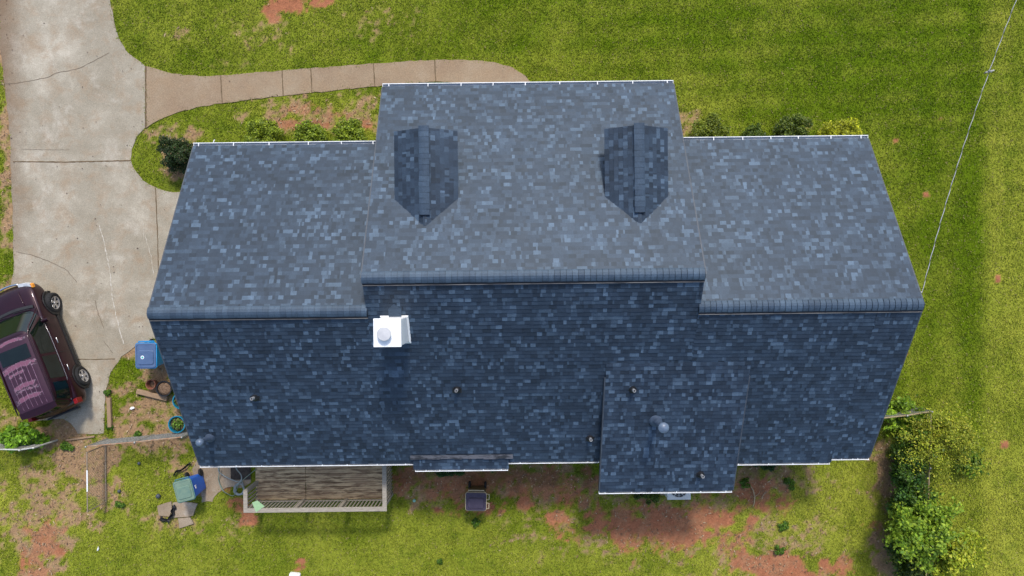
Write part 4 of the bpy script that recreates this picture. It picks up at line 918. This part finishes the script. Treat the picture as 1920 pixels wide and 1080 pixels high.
# ------------------------------------------------------------------ deck
M_WOOD = None
def deck_mat():
    m, t, nn, b = newmat('weathered_deck_board')
    n1 = noise(t, 1.6, 6, .7, stretch=(1, 7, 1), dist=.5); n2 = noise(t, 5, 4, .7, stretch=(1, 14, 1)); n3 = noise(t, .9, 4, .6, dist=.8)
    c = ramp(t, n2, [(.3, (.50, .345, .19)), (.7, (.66, .50, .30))]); c = mixc(t, c, (.12, .07, .04), ramp(t, n1, [(.46, 0.0), (.58, .85)])); c = mixc(t, c, (.34, .225, .135), ramp(t, n3, [(.45, 0.0), (.6, .6)]))
    t.links.new(c, b.inputs['Base Color']); b.inputs['Roughness'].default_value = .9; b.inputs['Specular IOR Level'].default_value = .2; bump(t, b, n2, .3, .01); return m
M_DKB = deck_mat(); M_RAILW = simple('grey_railing_wood', (.36, .32, .26), (.25, .215, .17), 6, .85, .2, stretch=(1, 6, 6))
def deck():
    t = thing('deck', 'weathered grey wooden deck with a slatted railing behind the house', 'deck', (0, 0, 0), ROT)
    zf = .62; x0, x1, yo, yi = -8.47, -4.05, -6.86, -4.75
    f = MB(); n = 15; bw = (yi-yo)/n; xm = -6.84
    for i in range(n):
        for xa, xb in ((x0, xm-.008), (xm+.008, x1)): f.box(xa+random.uniform(-.015, .01), xb, yo+i*bw+.005, yo+(i+1)*bw-.005, zf-.035-random.uniform(0, .004), zf-random.uniform(0, .006))
    f.build('deck_floor', M_DKB, t)
    fr = MB(); fr.box(x0+.05, x1-.05, yo+.03, yo+.08, .3, zf-.04); fr.box(x1-.1, x1-.05, yo+.08, yi, .3, zf-.04); fr.box(x0+.05, x0+.1, yo+.08, yi, .3, zf-.04); fr.build('frame', M_RAILW, t)
    for x in (x0+.08, -6.9, -5.5, x1-.08):
        MB().box(x-.05, x+.05, yo-.06, yo+.03, -.05, 1.62).build('post', M_RAILW, t)
    zr = 1.62; yr_ = yo-.01
    MB().box(x0-.02, x1+.05, yr_-.075, yr_+.065, zr, zr+.04).build('top_rail', M_RAILW, t, bevel=.006)
    MB().box(x1-.085, x1+.05, yr_+.067, yi-.2, zr, zr+.04).build('top_rail', M_RAILW, t, bevel=.006)
    MB().box(x0-.02, x0+.11, yr_+.067, yo+.62, zr, zr+.04).build('top_rail', M_RAILW, t, bevel=.006)
    MB().box(x0+.0, x0+.09, yo+.55, yo+.64, zf, zr-.002).build('post', M_RAILW, t)
    MB().box(x0, x1, yo-.03, yo-.004, zf+.02, zf+.10).build('bottom_rail', M_RAILW, t)
    k = 0; x = x0+.12
    while x < x1-.05:
        MB().box(x-.017, x+.017, yo-.068, yo-.032, zf-.1, zr-.002).build('baluster', M_RAILW, t); x += .118
    y = yo+.12
    while y < yi-.15:
        MB().box(x1+.006, x1+.04, y-.017, y+.017, zf-.1, zr-.002).build('baluster', M_RAILW, t); y += .118
    for y in (yo+.14, yo+.26, yo+.38, yo+.50): MB().box(x0+.02, x0+.055, y-.017, y+.017, zf-.1, zr-.002).build('baluster', M_RAILW, t)
deck()
q = P(483, 948, 1.68); b_ = MB(); b_.prism([(-.17, .10), (.0, .17), (.22, -.02), (-.06, -.22)], 0, .004, Matrix.Translation(q) @ Matrix.Rotation(.12, 4, 'X'))
tag(b_.build('plastic_sheet', simple('pale_green_film', (.34, .50, .26), (.28, .44, .22), 9, .4)), 'pale green plastic scrap lying on the left corner of the deck railing', 'plastic sheet')

# cables coiled by the deck
def cable(label, px_pts, r, m, zs=None, coil=None):
    pts = [P(a, c)+Vector((0, 0, .05+(zs[i] if zs else 0))) for i, (a, c) in enumerate(px_pts)]
    if coil:
        cx, cy, rad, turns = coil; c = P(cx, cy)
        for k in range(int(turns*22)): a = k*2*math.pi/22; rr_ = rad*(1+.12*math.sin(a*.37+1)); pts.append(Vector((c.x+rr_*math.cos(a)+.03*math.sin(a*.21), c.y+rr_*1.1*math.sin(a), .05+.012*(k/22)+.01*math.sin(a*3))))
    o = []
    for i in range(len(pts)-1):
        p0, p1, p2, p3 = pts[max(i-1, 0)], pts[i], pts[i+1], pts[min(i+2, len(pts)-1)]
        for s_ in range(5):
            u = s_/5; o.append(.5*((2*p1)+(p2-p0)*u+(2*p0-5*p1+4*p2-p3)*u*u+(3*p1-p0-3*p2+p3)*u**3))
    o.append(pts[-1]); tag(MB().tube(o, r, 6).build('cable', m, None, smooth=True), label, 'cable')
M_CAB = simple('grey_cable', (.30, .33, .32), (.22, .25, .24), 9, .5); M_CAB2 = simple('green_grey_hose', (.20, .25, .19), (.14, .18, .13), 9, .5)
cable('grey cable looping out from the eave into a coil left of the deck', [(417, 868), (416, 880), (421, 888), (433, 895), (446, 901), (455, 903)], .018, M_CAB, [.3, .2, .1, .1, .05, 0], (449, 916, .16, 2.2))
cable('pair of pale cables hanging straight down from the eave beside the deck', [(453, 866), (454, 876), (457, 886), (456, 896), (450, 904), (441, 914), (440, 922), (447, 927), (458, 925)], .020, M_CAB, [.5, .35, .2, .1, .05, 0, 0, 0, 0])
cable('thin hose running from the coil up across the deck boards', [(412, 905), (418, 918), (428, 925), (440, 928), (452, 905), (462, 897), (472, 888), (484, 878), (494, 870)], .012, M_CAB2, [0, 0, 0, 0, .2, .62, .66, .64, .62])
cable('greenish hose arching over the concrete pad', [(418, 872), (415, 885), (412, 898), (416, 912), (422, 922)], .016, M_CAB2, [.2, .12, .05, 0, 0])

# shade mat and small scraps
p = PH(450, 888); b_ = MB(); b_.box(-.33, .33, -.24, .24, 0, .014); o = b_.build('shade_mat', simple('shade_mat_dark', (.035, .03, .028), (.07, .06, .05), 8, .95, .1), None, bevel=.004); q = P(451, 886, .03); o.location = (q.x, q.y, .024); o.rotation_euler = (0, 0, .02); tag(o, 'dark mat standing in for shade on the concrete between the eave and the deck', 'mat')  # dark mat that also stands in for the eave's shade on the pad
def chip(label, px, py, pts, ang):
    q = P(px, py); b_ = MB(); b_.ring_loft([[Vector((x*k, y*k, z)) for x, y in pts] for k, z in ((1, 0), (.95, .03), (.6, .045))]); o = b_.build('paper_scrap', M_WHITE); o.location = (q.x, q.y, .03); o.rotation_euler = (.1, .05, ang); tag(o, label, 'scrap'); return o
chip('white paper scrap on the soil right of the upright timber', 249, 765, ((-.09, -.02), (-.02, -.05), (.08, -.01), (.07, .04), (-.03, .05)), .1)
chip('tiny white stake in the grass above the left front gutter', 402, 266, ((-.015, -.07), (.015, -.07), (.015, .07), (-.015, .07)), -.4)
chip('small white scrap on the grass at the lower left', 185, 1028, ((-.02, -.08), (.02, -.06), (.035, .0), (.0, .08), (-.01, .02)), -.2)

# ------------------------------------------------------------------ air conditioner
q = P(1273, 915, .8); t = thing('air_conditioner', 'white outdoor air conditioner with a round fan grille behind the addition', 'air conditioner', (q.x, q.y, 0), ROT)
M_AC = simple('ac_casing', (.66, .65, .60), (.55, .54, .5), 4, .5); hw = .37
ac = MB(); ac.box(-hw, hw, -hw, hw, .06, .76); ac.build('casing', M_AC, t, bevel=.02)
tp = MB(); n = 40; inn = [Vector((.31*math.cos(2*math.pi*i/n), .31*math.sin(2*math.pi*i/n), .80)) for i in range(n)]
out_ = []
for i in range(n): a = 2*math.pi*i/n; c, s_ = math.cos(a), math.sin(a); k = (hw+.01)/max(abs(c), abs(s_)); out_.append(Vector((c*k, s_*k, .80)))
tp.ring_loft([[p_-Vector((0, 0, .04)) for p_ in out_], out_, inn, [p_-Vector((0, 0, .04)) for p_ in inn]], False, False); tp.build('top_panel', M_AC, t)
MB().lathe([(.305, .762), (.305, .766)], (0, 0, 0), 32).build('fan_well', M_BLACK, t)
g = MB()
for r in (.10, .17, .24, .30): g.tube([(r*math.cos(2*math.pi*i/32), r*math.sin(2*math.pi*i/32), .795) for i in range(33)], .006, 5)
for k in range(12): a = k*math.pi/6; g.tube([(.08*math.cos(a), .08*math.sin(a), .795), (.31*math.cos(a), .31*math.sin(a), .795)], .009, 5)
g.lathe([(.085, .78), (.085, .80), (.02, .805)], (0, 0, 0), 20); g.build('grille', M_AC, t, smooth=.6)
flat_ = MB(); flat_.box(-.45, .45, -.45, .45, -.05, .055); flat_.build('base_pad', M_PAD, t)

# ------------------------------------------------------------------ chain-link fences and gate
M_MESH = simple('chain_link_wire', (.34, .34, .32), (.22, .2, .17), 9, .6, .3, metal=.3)
def chain_panel(name, A, B, z0, z1, parent, pitch=.085, r=.0042, mat=None, lean=(0, 0)):
    A, B = Vector((A[0], A[1], 0)), Vector((B[0], B[1], 0)); L_ = (B-A).length; D = (B-A)/L_; h = z1-z0; b_ = MB(); ln = Vector((lean[0], lean[1], 0)); side = Vector((-D.y, D.x, 0))
    k = -int(h/pitch)
    while k*pitch < L_:
        for sgn in (1, -1):
            s0 = k*pitch if sgn > 0 else k*pitch+h; pts = []
            ta, tb = 0, 1                                     # clip the diagonal to the panel
            u0, u1 = s0, s0+sgn*h
            def cl(t_): return max(0, min(1, t_))
            if sgn > 0: ta, tb = cl(-u0/h), cl((L_-u0)/h)
            else: ta, tb = cl((u0-L_)/h), cl(u0/h)
            if tb-ta < .03: continue
            for t_ in (ta, (ta+tb)/2, tb): p_ = A+D*(s0+sgn*h*t_)+Vector((0, 0, z0+h*t_))+ln*t_+side*(.004*sgn); pts.append(p_)
            b_.tube(pts, r, 4)
        k += 1
    return b_.build(name, mat or M_MESH, parent, fix=False)
def fence(name, label, cat, pts, h, rail, postm, skip_posts=(), lean=(0, 0), pitch=.085, brail=None):
    t = thing(name, label, cat, (pts[0].x, pts[0].y, 0)); o = pts[0]; ln = Vector((lean[0], lean[1], 0))
    loc = [Vector((p_.x-o.x, p_.y-o.y, 0)) for p_ in pts]
    for i, p_ in enumerate(loc):
        b_ = MB(); b_.tube([p_-Vector((0, 0, .1)), p_+ln+Vector((0, 0, h+.05))], .028, 10); b_.lathe([(.034, h+.045), (.03, h+.075), (.01, h+.09)], tuple(p_+ln), 10); b_.build('post', postm, t, smooth=.7)
    for i in range(len(loc)-1):
        a, c = loc[i], loc[i+1]; MB().tube([a+ln+Vector((0, 0, h)), a.lerp(c, .5)+ln+Vector((0, 0, h-.01)), c+ln+Vector((0, 0, h))], .021, 8).build('top_rail', rail, t, smooth=.7)
        chain_panel('chain_link', a, c, .03, h-.01, t, pitch=pitch, lean=lean)
    return t
fence('chain_link_fence', 'leaning chain-link fence with a rusty top rail between driveway end and house', 'fence', [P(201, 823), P(288, 815), P(372, 806)], 1.14, M_RUST, M_STEEL)
fence('chain_link_fence', 'short grey chain-link fence with a pale top rail behind the car', 'fence', [P(107, 825), P(82, 829), P(20, 828), P(-60, 828)], 1.12, M_PALE, M_PALE)
fence('chain_link_fence', 'chain-link fence running from the right gable down through the hedge', 'fence', [P(1610, 773), P(1662, 767), P(1706, 760), P(1703, 860), P(1700, 960), P(1697, 1075), P(1695, 1150)], 1.2, simple('olive_rail', (.30, .24, .14), (.24, .17, .09), 5, .7), M_STEEL)
t = thing('chain_link_gate', 'open chain-link gate with a white patch on its top rail', 'gate', tuple(P(200, 834)))
g0 = Vector((0, 0, 0)); g1 = P(201, 940)-P(200, 834)
fr = MB()
for z_ in (.08, 1.10): fr.tube([g0+Vector((0, 0, z_)), g1+Vector((0, 0, z_))], .019, 8)
for e in (g0, g1): fr.tube([e+Vector((0, 0, .06)), e+Vector((0, 0, 1.12))], .019, 8)
fr.build('frame', simple('brown_gate_steel', (.20, .15, .10), (.28, .22, .16), 5, .7), t, smooth=.7); chain_panel('chain_link', g0, g1, .09, 1.09, t, pitch=.10, r=.0036, mat=simple('brown_wire', (.24, .18, .12), (.17, .12, .08), 9, .7))
w_ = MB(); w_.tube([g0.lerp(g1, .30)+Vector((0, 0, 1.10)), g0.lerp(g1, .66)+Vector((0, 0, 1.10))], .021, 10); w_.build('white_rail_wrap', M_WHITE, t, smooth=.7)

# ------------------------------------------------------------------ service cable
t = thing('power_cable', 'twisted overhead power cable running from the gable over the right lawn', 'power cable', (0, 0, 0))
A = P(1729, 548, 5.15); B = P(1922, 12, 6.2); D = B-A; pts = []; n = 260; EXT = 1.55
for i in range(n+1):
    u = EXT*i/n; pts.append(A+D*u+Vector((0, 0, -.55*(4*(u/EXT)*(1-u/EXT)))))
sd_ = Vector((-D.y, D.x, 0)).normalized(); up = D.normalized().cross(sd_)
for ph, m_, nm, r in ((0, simple('bare_aluminium', (.46, .46, .45), (.36, .36, .35), 9, .4), 'neutral_wire', .009), (math.pi, simple('black_insulation', (.03, .03, .03), (.06, .06, .055), 5, .5), 'insulated_wire', .006)):
    q = [p_+.006*(math.cos(i*.55+ph)*sd_+math.sin(i*.55+ph)*up) for i, p_ in enumerate(pts)]; MB().tube(q, r, 6).build(nm, m_, t, smooth=True)
c_ = P(1872, 130, 5.7); k = min(pts, key=lambda p_: (Vector((p_.x-c_.x, p_.y-c_.y))).length)
b_ = MB(); b_.box(-.12, .12, -.02, .02, -.03, .03, Matrix.Translation(k) @ Matrix.Rotation(.25, 4, 'Z')); b_.tube([k-sd_*.06, k+sd_*.06+Vector((0, 0, .05))], .02, 6); b_.build('clamp', M_STEEL, t, bevel=.006)
b_ = MB(); e_ = A; b_.tube([e_+Vector((-.18, .0, -.12)), e_+Vector((-.05, 0, -.02)), e_], [.03, .025, .02], 8); b_.build('anchor', M_STEEL, t, smooth=.7)
